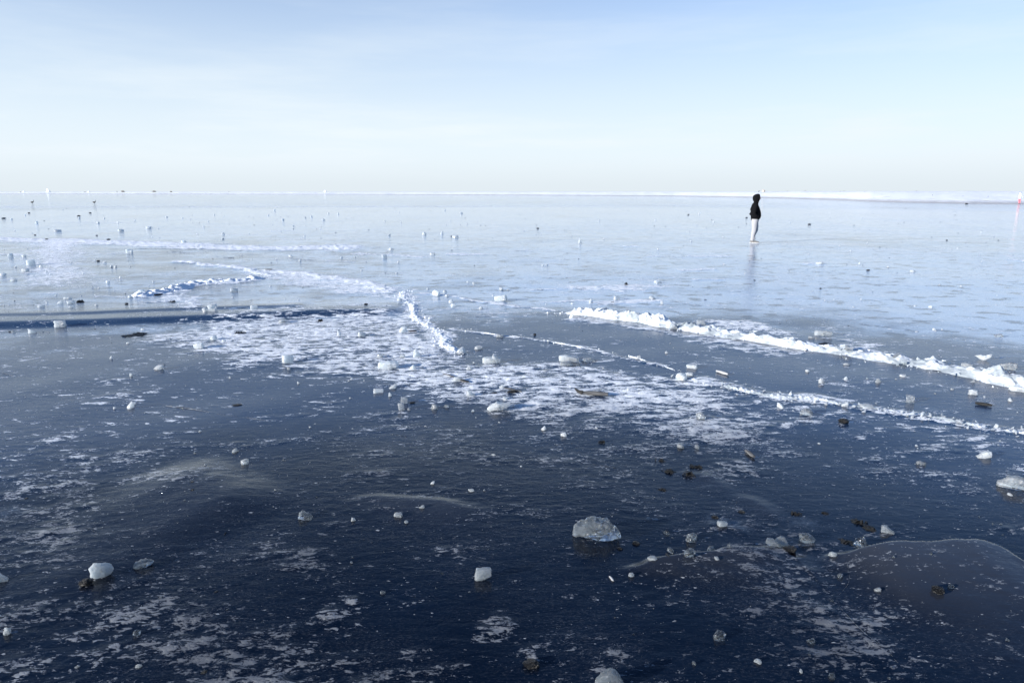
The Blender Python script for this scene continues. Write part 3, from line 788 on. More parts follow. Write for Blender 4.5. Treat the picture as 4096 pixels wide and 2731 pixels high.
def hull_mesh(name, shape, seed, detail, mat):
    """unit lump of ice: about 1 wide, 0.7 deep, 1 high, standing on z = 0"""
    rnd = random.Random(seed)
    pts = []
    if shape == 'b':          # squared block with knocked-off corners
        for sx in (-.5, .5):
            for sy in (-.36, .36):
                for sz in (0, 1):
                    c = Vector((sx, sy, sz))
                    for ax in range(3):
                        k = rnd.uniform(0.04, 0.42); d = c.copy(); d[ax] -= math.copysign(k * (1 if ax == 0 else .8), (sx, sy, sz - .5)[ax]); pts.append(d)
    elif shape == 'p':        # flat slab, slightly tilted
        n = rnd.randint(6, 9)
        for i in range(n):
            a = 2 * math.pi * i / n + rnd.uniform(-.25, .25); r = rnd.uniform(.38, .5)
            pts += [Vector((r * math.cos(a), r * .75 * math.sin(a), 0.02)), Vector((r * .93 * math.cos(a), r * .7 * math.sin(a), rnd.uniform(.7, 1.0)))]
    elif shape == 's':        # pointed shard
        for i in range(9):
            a = 2 * math.pi * i / 9 + rnd.uniform(-.2, .2); r = rnd.uniform(.36, .5)
            pts += [Vector((r * math.cos(a), r * .7 * math.sin(a), rnd.uniform(0, .12))), Vector((r * .78 * math.cos(a), r * .55 * math.sin(a), rnd.uniform(.3, .55)))]
        tx = rnd.uniform(-.18, .18)
        pts += [Vector((tx, rnd.uniform(-.08, .08), 1)), Vector((tx + rnd.uniform(-.16, .16), rnd.uniform(-.1, .1), rnd.uniform(.78, .93)))]
    elif shape == 'w':        # wedge, high at one end
        f = rnd.choice((-1, 1))
        for sx, hh in ((-.5, 1.0), (-.2, .95), (.2, .6), (.5, .22)):
            for sy in (-.35, .35):
                pts += [Vector((f * sx * rnd.uniform(.9, 1), sy * rnd.uniform(.7, 1), hh * rnd.uniform(.85, 1))), Vector((f * sx, sy * rnd.uniform(.8, 1), rnd.uniform(0, .1)))]
    else:                     # rounded lump
        for i in range(22):
            z = rnd.uniform(-.7, 1); a = rnd.uniform(0, 6.283); r = math.sqrt(1 - z * z)
            pts.append(Vector((.5 * r * math.cos(a), .37 * r * math.sin(a), (z + .7) / 1.7)))
        for i in range(5):
            a = rnd.uniform(0, 6.283); pts.append(Vector((.4 * math.cos(a), .3 * math.sin(a), 0)))
    bm = bmesh.new()
    for p in pts: bm.verts.new(p)
    r = bmesh.ops.convex_hull(bm, input=bm.verts)
    bmesh.ops.delete(bm, geom=list({g for g in r['geom_interior'] + r['geom_unused'] if isinstance(g, bmesh.types.BMVert)}), context='VERTS')
    bmesh.ops.dissolve_limit(bm, angle_limit=rad(9), verts=bm.verts, edges=bm.edges)
    bmesh.ops.bevel(bm, geom=list(bm.edges), offset=0.022, segments=1, profile=0.6, affect='EDGES', clamp_overlap=True)
    bmesh.ops.triangulate(bm, faces=bm.faces)
    for _ in range(detail):
        bmesh.ops.subdivide_edges(bm, edges=[e for e in bm.edges if e.calc_length() > 0.07], cuts=1, use_grid_fill=True)
        bmesh.ops.triangulate(bm, faces=bm.faces)
    if detail:
        bm.normal_update()
        co = np.array([v.co for v in bm.verts])
        k = 0.09 * noise3v(co, 2.2, seed) + 0.045 * noise3v(co, 6.0, seed + 1) + 0.014 * noise3v(co, 17.0, seed + 2)
        for v, q in zip(bm.verts, k):
            if v.co.z > 0.03: v.co += v.normal * float(q)
    me = bpy.data.meshes.new(name); bm.to_mesh(me); bm.free()
    me.shade_smooth(); me.set_sharp_from_angle(angle=rad(32))
    me.materials.append(mat)
    return me

def outline_mesh(name, outline, depth, seed, mat, bulge=0.5, cuts=3):
    """a lump whose front silhouette follows an outline (u across, v up, metres); thickest in the middle"""
    rs = np.random.RandomState(seed)
    P = np.array(outline, float); c = P.mean(0)
    L = []
    for i in range(len(P)):
        a, b = P[i], P[(i + 1) % len(P)]
        L += [a, a + (b - a) * rs.uniform(.4, .6) + rs.uniform(-.02, .02, 2) * np.abs(b - a)]
    L = np.array(L); m = len(L)
    rings = [(0.03, -1.0), (0.42, -.96), (0.74, -.84), (0.93, -.55), (1.0, -.1), (0.97, .25), (0.82, .65), (0.45, .92), (0.03, 1.0)]
    sc = max(np.ptp(L[:, 0]), np.ptp(L[:, 1]))
    # a few tilted break planes give broad flat faces
    planes = [(rs.uniform(-.7, .7), rs.uniform(-.7, .7), rs.uniform(.55, .95)) for _ in range(5)]
    V = []
    for k, d in rings:
        for p in L:
            q = c + (p - c) * k
            u, w_ = (q - c) / sc
            lim = min(pl[2] + pl[0] * u + pl[1] * w_ for pl in planes)
            dd = max(-lim, min(d, lim + .1))
            V.append((q[0], dd * depth * 0.5, q[1]))
    V = np.array(V)
    jit = rs.randn(len(V), 3) * sc * 0.008
    V += jit
    F = grid_faces(len(rings), m, wrap=True)
    me = mesh_np(name, V, F, mat)
    bm = bmesh.new(); bm.from_mesh(me)
    bmesh.ops.triangulate(bm, faces=bm.faces)
    bmesh.ops.subdivide_edges(bm, edges=bm.edges[:], cuts=2, use_grid_fill=True)
    bm.normal_update()
    co = np.array([v.co for v in bm.verts]) / sc
    k = sc * (0.022 * noise3v(co, 5.0, seed) + 0.012 * noise3v(co, 13.0, seed + 1) + 0.006 * noise3v(co, 30.0, seed + 2))
    for v, q in zip(bm.verts, k): v.co += v.normal * float(q)
    bm.to_mesh(me); bm.free()
    me.shade_smooth(); me.set_sharp_from_angle(angle=rad(28))
    return me

def near_mat(mat, py):
    # near pieces get dimmer, glassier copies, painting in the darkened foreground
    return {'chunk': 'pale', 'clear': 'grey'}.get(mat, mat) if py > 1980 else mat

_cache = {}
RC = random.Random(4)
def place_ice(px, py, wpx, hpx, shape, mat, label, group=None, name='ice_chunk', cat='ice chunk', shared=False, seed=None, yaw=None):
    mat = near_mat(mat, py)
    x, y = G(px, py)
    k = mpp(x, y)
    phi = math.atan2(CAM_H, math.hypot(x, y))
    W = wpx * k * 0.88
    Dp = W * RC.uniform(0.55, 0.8)
    Hh = max(0.72 * hpx * k, (hpx * k - 0.45 * Dp * math.sin(phi)) / math.cos(phi))
    if shared:
        v = (seed if seed is not None else RC.randint(0, 5), shape, mat)
        if v not in _cache: _cache[v] = hull_mesh(name, shape, 100 + v[0] * 7 + ord(shape), 0, M[mat])
        me = _cache[v]
    else:
        me = hull_mesh(name, shape, int(px * 3 + py), 2 if wpx > 24 else 1, M[mat])
    bearing = math.atan2(x, y)
    r = math.hypot(x, y); r2 = r + 0.35 * Dp
    x, y = x * r2 / r, y * r2 / r
    o = link(name, me, None, (x, y, ground_z(x, y) - 0.004), (RC.uniform(-.3, .3) if shared else RC.uniform(-.14, .14), RC.uniform(-.35, .35) if shared else RC.uniform(-.16, .16), -bearing + (yaw if yaw is not None else RC.uniform(-.6, .6))), (W, W * RC.uniform(.8, 1.15), Hh))
    tag(o, label, cat, group)
    return o

def place_outline(px, py, scale_px, pts, depth_px, mat, label, seed, name='ice_chunk', cat='ice chunk', yaw=0.0, group=None):
    """pts are photo-pixel offsets (across, up) from the base point"""
    mat = near_mat(mat, py)
    x, y = G(px, py)
    k = mpp(x, y) * scale_px
    phi = math.atan2(CAM_H, math.hypot(x, y))
    me = outline_mesh(name, [(a * k, max(-0.01, b * k / math.cos(phi) * 0.9)) for a, b in pts], depth_px * k, seed, M[mat])
    th = math.atan2(x, y); r = math.hypot(x, y); r2 = r + depth_px * k * 0.3
    x, y = x * r2 / r, y * r2 / r
    o = link(name, me, None, (x, y, ground_z(x, y) - 0.003), (0, 0, -th + yaw))
    tag(o, label, cat, group)
    return o

# hero pieces whose outline can be read off the photograph
place_outline(2386, 2164, 1, [(-98,6),(-96,42),(-82,58),(-56,60),(-40,78),(-15,85),(12,76),(28,70),(48,74),(64,56),(84,36),(98,20),(78,12),(48,2),(10,0),(-50,2),(-80,2)], 120, 'clear', 'largest grey ice lump, ragged and glassy, alone on dark ice near the bottom', 5)
place_outline(412, 2320, 1, [(-40,12),(-41,48),(-22,66),(0,56),(20,54),(36,40),(41,22),(30,6),(4,0),(-24,-2)], 52, 'chunk', 'upright two-faced ice block beside a jet black lump, lower left', 6)
place_outline(1933, 2324, 1, [(-34,2),(-34,20),(-28,48),(0,50),(31,50),(34,38),(33,18),(22,14),(8,4),(-10,0)], 40, 'chunk', 'small square ice block with notched foot at bottom centre', 7)
place_outline(2440, 2752, 1, [(-64,0),(-58,28),(-30,52),(0,68),(22,58),(44,36),(56,10),(50,0)], 70, 'clear', 'peaked ice lump cut off by the bottom edge of the picture', 8)
place_outline(577, 2278, 1, [(-38,6),(-30,22),(-8,30),(20,26),(38,16),(30,8),(4,0),(-28,0)], 46, 'clear', 'flat transparent ice shard right of the upright two-faced block', 9)
place_outline(4070, 1962, 1, [(-72,0),(-66,20),(-50,34),(-40,50),(-8,54),(26,50),(60,44),(70,10),(60,0)], 80, 'clear', 'broad pitted grey ice mound cut by the right edge above the swell', 10)
place_outline(1996, 1646, 1, [(-48,6),(-40,18),(-24,28),(-10,36),(16,32),(46,34),(47,22),(36,12),(16,8),(-6,4),(-40,0)], 62, 'chunk', 'big rounded white ice slab at the near edge of the frost field', 11)
place_outline(1555, 1475, 1, [(-40,2),(-42,18),(-36,28),(-10,30),(22,31),(38,28),(41,14),(36,4),(0,0)], 60, 'chunk', 'big flat-topped ice block between the snow crest and frost field, left of centre', 12)
place_outline(1967, 1453, 1, [(-38,2),(-38,20),(-30,25),(0,26),(8,34),(18,32),(22,26),(36,20),(37,8),(30,0)], 56, 'chunk', 'barrel-shaped milky ice block at the top of the frost field centre', 13)
place_outline(2276, 1448, 1, [(-40,4),(-40,24),(-20,30),(0,26),(36,20),(42,8),(40,2),(0,0)], 56, 'chunk', 'long ice slab flecked with black, raised on another slab', 14)
place_outline(2280, 1464, 1, [(-40,0),(-40,12),(-10,14),(36,14),(42,8),(40,0)], 60, 'clear', 'low clear slab under the black-flecked ice slab', 15)
place_outline(2357, 1447, 1, [(-30,2),(-26,14),(0,16),(22,8),(32,2),(0,0)], 40, 'clear', 'grey glassy ice piece right of the black-flecked slab', 16)
place_outline(3293, 1345, 1, [(-34,0),(-35,20),(-26,26),(4,25),(32,24),(34,14),(26,4),(-4,0)], 44, 'clear', 'clear rectangular ice block standing behind the pressure ridge', 17)
place_outline(3934, 1442, 1, [(-8,0),(-32,16),(-14,22),(4,20),(14,28),(26,30),(24,18),(12,6),(6,-1)], 26, 'chunk', 'wing-shaped white ice plate standing behind the ridge at right', 18)
place_outline(4017, 1480, 1, [(-42,0),(-28,16),(-6,28),(22,34),(40,36),(42,18),(36,2),(0,0)], 20, 'clear', 'large upright clear plate leaning behind the ridge near the right edge', 19)
place_outline(4075, 1566, 1, [(-34,4),(-34,20),(-16,24),(30,22),(40,10),(34,0),(-20,-1)], 30, 'chunk', 'pale flat ice plate at the ridge foot on the right edge', 20)
place_outline(3866, 1470, 1, [(-20,0),(-20,18),(0,20),(20,16),(18,2)], 16, 'clear', 'thin square ice pane peeping over the ridge at right', 21)
place_outline(3892, 1530, 1, [(-8,0),(-2,12),(1,22),(6,10),(8,0)], 8, 'clear', 'tiny clear spike standing at the foot of the ridge', 22)
place_outline(2690, 1318, 1, [(-14,0),(-12,18),(-2,30),(6,22),(22,6),(18,0)], 14, 'clear', 'thin pointed ice plate standing in the gap of the ridge', 23)
place_outline(2803, 1302, 1, [(-19,0),(-16,18),(-4,22),(12,22),(19,8),(16,0)], 20, 'clear', 'bluish rounded ice lump perched behind the ridge crest', 24)
place_outline(1832, 1526, 1, [(-18,6),(-16,18),(0,20),(14,16),(20,8),(8,0),(-10,0)], 22, 'chunk', 'smooth white ice lump lying against a dark plank', 26)
place_outline(3127, 2180, 1, [(-28,0),(-24,28),(-8,40),(8,38),(22,18),(28,0)], 30, 'clear', 'bluish rounded ice chunk behind the blunt end of the slab', 27)
place_outline(3092, 2192, 1, [(-30,10),(-26,32),(-4,30),(18,18),(32,0),(0,-4)], 34, 'clear', 'pale pointed ice chunk resting on the blunt end of the slab', 28)

ICE = [
 # left half, middle distance
 (241,1308,40,28,'b','chunk','tall square-shouldered ice chunk with its reflection, left edge'),
 (130,1332,33,20,'w','chunk','sloping ice chunk left of the square-shouldered one'),
 (54,1329,20,10,'r','clear','little dull ice lump beside a black scrap near the left edge'),
 (445,1438,18,17,'s','chunk','small peaked ice piece on bare ice below the dark shadow band'),
 (636,1480,34,22,'w','chunk','ice chunk with a beak, alone left of the frost field'),
 (653,1461,18,9,'r','clear','dim low ice lump just behind the beaked chunk'),
 (524,1507,9,14,'b','chunk','tiny upright white ice peg left of centre'),
 (855,1360,34,18,'r','chunk','domed ice chunk at the left end of the big frost field'),
 (895,1367,18,12,'r','chunk','small round ice ball with a dark base next to the domed chunk'),
 (799,1394,34,23,'b','chunk','blocky ice chunk at the near left corner of the big frost field'),
 (853,1256,36,28,'b','chunk','bright square ice block on the dark shadow band'),
 (822,1258,30,16,'p','chunk','low ice slab leaning on the square block at the dark shadow band'),
 (1018,1252,28,18,'b','chunk','bluish ice block on the frost just right of the dark shadow band'),
 (1131,1290,52,16,'p','clear','flat dim ice slab sunk in the frost field'),
 (1357,1344,24,25,'s','chunk','peaked bright chunk in the middle of the left frost field'),
 (1446,1346,30,18,'b','chunk','squarish chunk in the left frost field near the snow crest'),
 (1149,1452,44,32,'b','chunk','rough grey ice chunk casting a shadow below the left frost field'),
 (1155,1478,20,17,'r','clear','small glassy lump in front of the rough grey chunk'),
 (524,1634,28,28,'w','chunk','leaning ice chunk on bare dark ice, left'),
 (539,1617,16,13,'r','chunk','small white piece touching the leaning chunk'),
 (457,1637,12,11,'r','chunk','pea-sized ice bit left of the leaning chunk'),
 (920,1512,12,13,'s','chunk','tiny peaked ice bit above the thin snow line, left of centre'),
 (942,1810,34,16,'r','clear','oval ice pebble on dark ice, left of centre'),
 (979,1860,46,24,'p','clear','glassy oval ice plate with dark specks, left of centre'),
 (802,1731,14,10,'r','chunk','small bright lump right above the dark swell'),
 (571,1319,20,8,'p','chunk','small flat ice scrap on bare ice left of the frost field'),
 (513,1375,18,8,'p','chunk','small flat ice scrap with black streak, left of the frost field'),
 (1610,1328,30,24,'w','chunk','pale chunk at the left of a black stick near the snow crest'),
 (1664,1429,40,38,'s','chunk','knobbly peaked ice chunk right of the flat-topped block'),
 (1520,1431,36,17,'p','clear','low dull ice piece behind the flat-topped block'),
 (1610,1430,28,15,'p','clear','low glassy ice piece left of the knobbly peaked chunk'),
 (1652,1477,42,24,'s','chunk','black-tipped small ice pile right of the flat-topped block'),
 (1845,1412,54,30,'s','chunk','ribbed ice heap where the winding snow crest ends'),
 (1916,1394,46,15,'p','chunk','crusty flat ice piece beyond the ribbed heap'),
 (1999,1349,40,14,'p','clear','low smooth ice piece beside the thin snow line'),
 (1878,1480,40,22,'s','chunk','jumbled white ice piece in the frost below the barrel-shaped block'),
 (2008,1554,30,18,'s','chunk','peaked ice piece at the left end of a short plank'),
 (1571,1553,32,19,'w','chunk','upper of three small ice pieces at the near left edge of the frost'),
 (1514,1570,42,17,'b','chunk','brick-shaped ice piece at the near left edge of the frost'),
 (1561,1584,22,20,'s','chunk','upright grey piece below the brick-shaped ice'),
 (1616,1612,30,28,'b','clear','upper lump of the clear ice pair beside a black stub'),
 (1608,1638,26,32,'b','clear','lower lump of the clear ice pair beside a black stub'),
 (1636,1639,14,13,'r','clear','tiny clear bead right of the clear ice pair'),
 (1883,1584,36,24,'w','chunk','pale slanted ice piece with black tip in the frost centre'),
 (2020,1600,28,14,'p','chunk','low pale ice piece just below the short plank'),
 (1735,1634,36,22,'r','clear','glassy lump at the near edge of the frost, left of the rounded slab'),
 (1787,1628,28,15,'r','clear','low glassy lump between two lumps left of the rounded slab'),
 (1892,1645,17,13,'s','chunk','small white cone left of the big rounded slab'),
 (2175,1720,30,22,'s','chunk','left one of two peaked ice chunks on dark ice, centre'),
 (2255,1745,33,23,'s','chunk','right one of two peaked ice chunks on dark ice, centre'),
 (2084,1866,10,9,'r','chunk','single tiny ice pea on the dark ice in the centre'),
 (1729,1938,18,15,'w','chunk','small crumbly ice bit on dark ice right above the low arc'),
 (1886,1968,32,11,'p','chunk','thin flat ice chip with dark foot, centre'),
 (1973,1821,28,8,'p','chunk','thin pale ice chip along the healed crack, centre'),
 # centre and right, middle distance
 (2554,1437,25,20,'s','chunk','small bright chunk sitting on the thin straight snow line'),
 (2665,1415,16,13,'s','chunk','tiny chunk above the thin snow line'),
 (2769,1474,44,17,'b','chunk','white brick-like piece in front of the ridge, left of a pale stick'),
 (2723,1520,56,32,'r','chunk','rounded white boulder of ice at the start of the knobbly crest'),
 (2756,1505,40,20,'r','chunk','low white lump behind the boulder at the start of the knobbly crest'),
 (3228,1488,20,13,'r','chunk','small chunk close below the ridge, first of four in a row'),
 (3284,1535,29,23,'r','chunk','round chunk in front of the ridge, lowest of four in a row'),
 (3382,1520,22,16,'s','chunk','small peaked chunk in front of the ridge, third of four in a row'),
 (3510,1533,26,21,'r','clear','grey rounded chunk in front of the ridge, last of four in a row'),
 (3613,1508,38,13,'p','chunk','flat white chip close below the ridge at right'),
 (3641,1610,32,32,'b','clear','upright glassy block between ridge and knobbly crest'),
 (3652,1592,14,10,'r','chunk','tiny bead behind the upright glassy block'),
 (3808,1558,17,9,'r','chunk','tiny rounded chip right of centre below the ridge'),
 (3892,1578,48,26,'p','chunk','flat angular white plate right of the upright glassy block'),
 (4041,1604,25,18,'s','chunk','small chunk near the right edge above the black log'),
 (3386,1461,30,13,'r','chunk','small white lump pressed against the ridge foot'),
 (2460+20,1312,0.1,0.1,'r','chunk',None),
 (3123,1633,33,23,'w','chunk','pale chunk just below the knobbly crest'),
 (3225,1664,56,36,'r','clear','bubble-like clear ice mound below the knobbly crest'),
 (3377,1627,27,21,'w','chunk','white lump on the near side of the knobbly crest'),
 (3464,1634,74,15,'p','chunk','long flat ice plank lying along the knobbly crest'),
 (2802,1681,48,36,'r','clear','crystal-like faceted ball of ice in the frost, right of centre'),
 (3934,1832,58,32,'w','chunk','angular pale wedge of ice alone near the right edge'),
 (2787,1793,26,22,'r','clear','glassy bead in the frost above the pale driftwood stick'),
 (2720,1790,42,18,'p','clear','flat glassy lump left of the glassy bead'),
 (3684,1857,50,18,'p','clear','faint frosty lump on dark ice at right'),
 (4038,1980,25,13,'r','chunk','small oval ice bit under the broad pitted mound'),
 # lower right
 (2764,2164,58,42,'r','clear','brightly glinting round clear lump, lower right of centre'),
 (2846,2204,42,28,'r','clear','clear lump above the tapering slab, next to a small shard'),
 (2914,2211,28,24,'s','clear','small clear shard standing on the tapering slab'),
 (2757,2246,62,36,'r','clear','ring-shaped clear lump with dark rim left of the tapering slab'),
 (2864,2254,28,14,'p','chunk','flat white scrap lying on the tapering slab'),
 (3223,2168,76,48,'r','clear','large dim rounded clear lump right of the black stone, lower right'),
 (3437,2184,76,54,'s','clear','large dim crystal-like lump behind the frozen swell'),
 (3550,2128,54,32,'w','chunk','pale wedge of ice among scattered black weed'),
 (2888,2100,38,20,'b','chunk','small rounded bar of ice below the glassy humps'),
 (3329,2228,40,22,'r','chunk','small white chunk at the left tip of the frozen swell'),
 (2666,2134,40,22,'s','clear','clear peaked lump right of the largest grey lump'),
 (2684,2206,32,26,'r','clear','clear lump topped with black, above the white chip'),
 (2610,2256,54,17,'p','chunk','boat-shaped white chip left of the ring-shaped lump'),
 (3360,2308,28,20,'r','clear','sparkling clear bead on the left of the frozen swell'),
 (3508,2368,27,17,'w','chunk','small triangular bit on the dark slope below the swell'),
 (3800,2372,32,18,'r','clear','faint clear lump beside the black rock on the swell'),
 (2875,2556,68,42,'r','clear','frosted lump on clouded ice near the lower right'),
 (2775,2652,22,19,'r','clear','small oval bead near the bottom, right of centre'),
 (3244,2566,44,25,'r','clear','rounded frosty lump amid flakes, lower right'),
 (3327,2708,36,24,'p','clear','flat clear chip by the bottom edge at right'),
 (3205,2684,28,20,'s','chunk','small white crumb pile by the bottom edge at right'),
 (3032,2646,36,22,'r','chunk','white frosty lump near the bottom, right of the oval bead'),
 (2526,2306,30,20,'r','chunk','crumbly white bit below the boat-shaped chip'),
 # lower left
 (1226,2083,60,32,'w','clear','flat triangular clear chunk on dark ice right of the left swell'),
 (12,2326,46,44,'w','chunk','grey chunk cut by the left edge, level with the two-faced block'),
 (30,2541,30,36,'r','chunk','egg-shaped chunk with black scrap near the lower left corner'),
 (551,2545,36,28,'r','clear','rounded glassy pebble near the bottom left'),
 (643,2396,14,13,'r','clear','glinting tiny bead inside a frost loop, lower left'),
 (312,2676,32,15,'s','chunk','leaf-shaped ice chip near the bottom left'),
 (556,2676,30,15,'p','chunk','flat white chip with a black tip by the bottom left'),
 (1595,2074,34,18,'b','chunk','white rounded bar of ice on dark ice left of centre'),
 (1413,2090,28,20,'s','chunk','small ice heap left of the rounded bar'),
 (1626,2097,22,14,'r','chunk','small white crumb right below the rounded bar'),
 (1687,2041,24,15,'w','chunk','small chunk just below the low arc'),
 (1407,2258,14,14,'r','clear','single round bead on near black ice'),
 (1532,2378,26,16,'r','clear','small frosty pebble left of the notched block'),
 # beyond the frost fields, left
 (557,1179,42,22,'w','chunk','bright white chunk at the left tip of the humped crest'),
 (522,1193,20,12,'r','chunk','low lump beside the bright chunk at the humped crest'),
 (936,1170,32,16,'b','chunk','clean oblong ice block in the bay below the humped crest'),
 (240,1215,24,13,'w','chunk','right one of two small chunks under the weed-covered pile'),
 (188,1213,12,12,'s','chunk','left one of two small chunks under the weed-covered pile'),
 (285,1215,30,14,'b','chunk','chunk in front of the weed-covered pile'),
 (165,1233,36,10,'p','chunk','flat grey ice bar near the left, below the weed pile'),
 (386,1225,16,9,'r','chunk','small lump between weed pile and dark shadow band'),
 (271,1195,40,9,'p','chunk','flat white slab behind the weed-covered pile'),
 (125,1060,30,21,'b','chunk','pale block on the left rim of the broken snow patch'),
 (102,1089,30,19,'r','chunk','rounded lump below the pale block at the snow patch'),
 (13,1105,27,16,'r','chunk','lump with dark side at the left edge'),
 (57,1123,30,9,'p','chunk','flat snow-covered chip near the left edge'),
 (164,1070,15,12,'r','chunk','small round lump on the left snow patch'),
 (42,1027,25,15,'r','chunk','left one of two lumps near the left edge above the snow patch'),
 (98,1028,22,10,'p','chunk','right one of two lumps near the left edge above the snow patch'),
 (518,1012,24,14,'b','chunk','boxy chunk below the far snow band'),
 (433,1133,20,15,'r','chunk','lump with dark foot between snow patch and humped crest'),
 (482,1114,12,11,'s','chunk','small bit above the lump with the dark foot'),
 (445,1069,16,11,'s','chunk','small chunk left of the start of the flat snow band'),
 (1201,1047,12,12,'r','chunk','bead above the middle of the flat snow band'),
 (1164,1029,18,10,'w','chunk','small wedge below the far snow band'),
 (736,974,18,11,'b','chunk','bump sitting on the far snow band'),
 (146,894,15,9,'r','chunk','far chunk below the left goose'),
 (392,894,15,9,'r','chunk','far chunk below the right goose'),
 (232,927,36,9,'p','chunk','long low far slab below the left goose, near the snow band'),
 (483,926,34,10,'p','chunk','long low far slab right of the goose column'),
 (595,914,28,8,'p','chunk','far flat slab right of the geese'),
 (893,938,12,9,'b','chunk','upper one of two far stacked bits above the snow band'),
 (891,957,14,7,'r','chunk','lower one of two far stacked bits above the snow band'),
 # centre distance
 (1743,1183,30,22,'b','chunk','largest of the ice group at the head of the winding crest'),
 (1779,1170,20,13,'r','chunk','back piece of the ice group at the head of the winding crest'),
 (1787,1187,18,11,'p','chunk','right piece of the ice group at the head of the winding crest'),
 (1712,1159,18,11,'s','chunk','small bit left of the ice group at the winding crest'),
 (1803,1213,22,18,'r','chunk','upper one of two lumps right of the winding crest'),
 (1814,1228,28,17,'r','chunk','lower one of two lumps right of the winding crest'),
 (1924,1239,20,13,'r','chunk','round lump halfway between winding crest and pressure ridge'),
 (2005,1160,22,14,'r','chunk','small round lump above the broad flat block'),
 (2004,1204,50,24,'b','chunk','broad flat speckled ice block left of the pressure ridge start'),
 (1598,1207,27,14,'r','chunk','low lump left beside the winding crest'),
 (2364,1215,27,24,'s','chunk','bright cone-shaped chunk above the ridge start'),
 (2464,1201,23,17,'b','chunk','clear block on the snow streak above the ridge'),
 (2288,1219,14,10,'r','chunk','small lump left of the cone-shaped chunk'),
 (2610,1196,25,14,'w','chunk','white lump at the right end of the snow streak'),
 (2648,1217,10,14,'b','chunk','small upright bit right of the snow streak'),
 (2319,974,20,24,'s','chunk','far pointed chunk left of the standing person'),
 (1538,1031,20,15,'b','chunk','far boxy chunk right of the snow band end'),
 (1562,1000,30,13,'s','chunk','far bright heap at the right end of the snow band'),
 (1730,1019,28,9,'p','chunk','far grey slab right of the boxy chunk'),
 (1696,941,22,14,'r','chunk','left heap of the far cluster in the centre'),
 (1767,938,20,15,'s','chunk','middle heap of the far cluster in the centre'),
 (1822,952,32,11,'p','chunk','right heap of the far cluster in the centre'),
 (2633,1134,28,16,'w','chunk','pale lump right of a black weed ball'),
 (3244,1354,30,13,'p','clear','flat clear piece left in front of the rectangular block'),
 (3994,1349,37,20,'r','clear','round glassy lump far right with its reflection'),
 (3735,1322,16,12,'r','chunk','small sparkling bit on open ice at right'),
 (3722,1231,20,11,'r','chunk','white lump on open ice at far right'),
 (3445,1199,10,13,'s','chunk','tiny upright chip right of the reflection'),
 (3650,1087,28,8,'p','chunk','pale flat chip on open ice right of the person'),
 (3278,1057,40,10,'p','chunk','low snow-covered slab right of the person'),
]
for (px, py, wpx, hpx, shp, mt, lab) in ICE:
    if lab: place_ice(px, py, wpx, hpx, shp, mt, lab)

# smaller bits that nothing tells apart, zone by zone
ZONES = [
 (40, (0, 1950, 842, 955), (6, 13), 'chunk', 'on open ice behind the far snow band', 'ice bits behind the far snow band'),
 (22, (2050, 4090, 850, 1010), (6, 12), 'chunk', 'on open ice around the standing person', 'ice bits around the standing person'),
 (24, (2720, 4090, 1040, 1340), (6, 13), 'chunk', 'on blue ice beyond the pressure ridge', 'ice bits beyond the pressure ridge'),
 (20, (0, 620, 1010, 1250), (7, 15), 'chunk', 'around the left snow patch', 'ice bits near the left snow patch'),
 (28, (900, 2200, 1010, 1240), (7, 14), 'chunk', 'around the flat snow band and winding crest', 'ice bits near the winding crest'),
 (32, (1150, 2900, 1440, 1720), (8, 18), 'chunk', 'in the central frost field', 'ice bits in the frost field'),
 (20, (2750, 4090, 1480, 1900), (7, 15), 'chunk', 'near the knobbly crest', 'ice bits near the knobbly crest'),
 (26, (2450, 4090, 2020, 2720), (9, 22), 'clear', 'on the dark ice at lower right', 'ice bits at lower right'),
 (16, (1200, 2400, 1850, 2500), (8, 18), 'clear', 'on the darkest ice at bottom centre', 'ice bits at bottom centre'),
 (14, (0, 1150, 1700, 2700), (8, 18), 'clear', 'on frosted ice at lower left', 'ice bits at lower left'),
]
RZ = random.Random(12)
ORD = 'first second third fourth fifth sixth seventh eighth ninth tenth eleventh twelfth thirteenth fourteenth fifteenth sixteenth seventeenth eighteenth nineteenth twentieth'.split()
LOOK = {'b': 'blocky', 'r': 'rounded', 's': 'pointed', 'w': 'wedge-shaped', 'p': 'flat'}
for n, (x0, x1, y0, y1), (w0, w1), mt, where, grp in ZONES:
    bits = []
    for i in range(n):
        wpx = w0 + (w1 - w0) * RZ.random() ** 2.6
        bits.append((RZ.uniform(x0, x1), y0 + (y1 - y0) * RZ.random(), wpx, wpx * RZ.uniform(.45, .85), 'srwpsbrwps'[i % 10]))
    for shp in 'brswp':
        row = sorted(b for b in bits if b[4] == shp)
        for i, (px, py, wp, hp, _) in enumerate(row):
            place_ice(px, py, wp, hp, shp, mt, '%s %s ice bit from the left %s' % (ORD[i], LOOK[shp], where), grp, 'ice_bit', 'ice bit', shared=True)

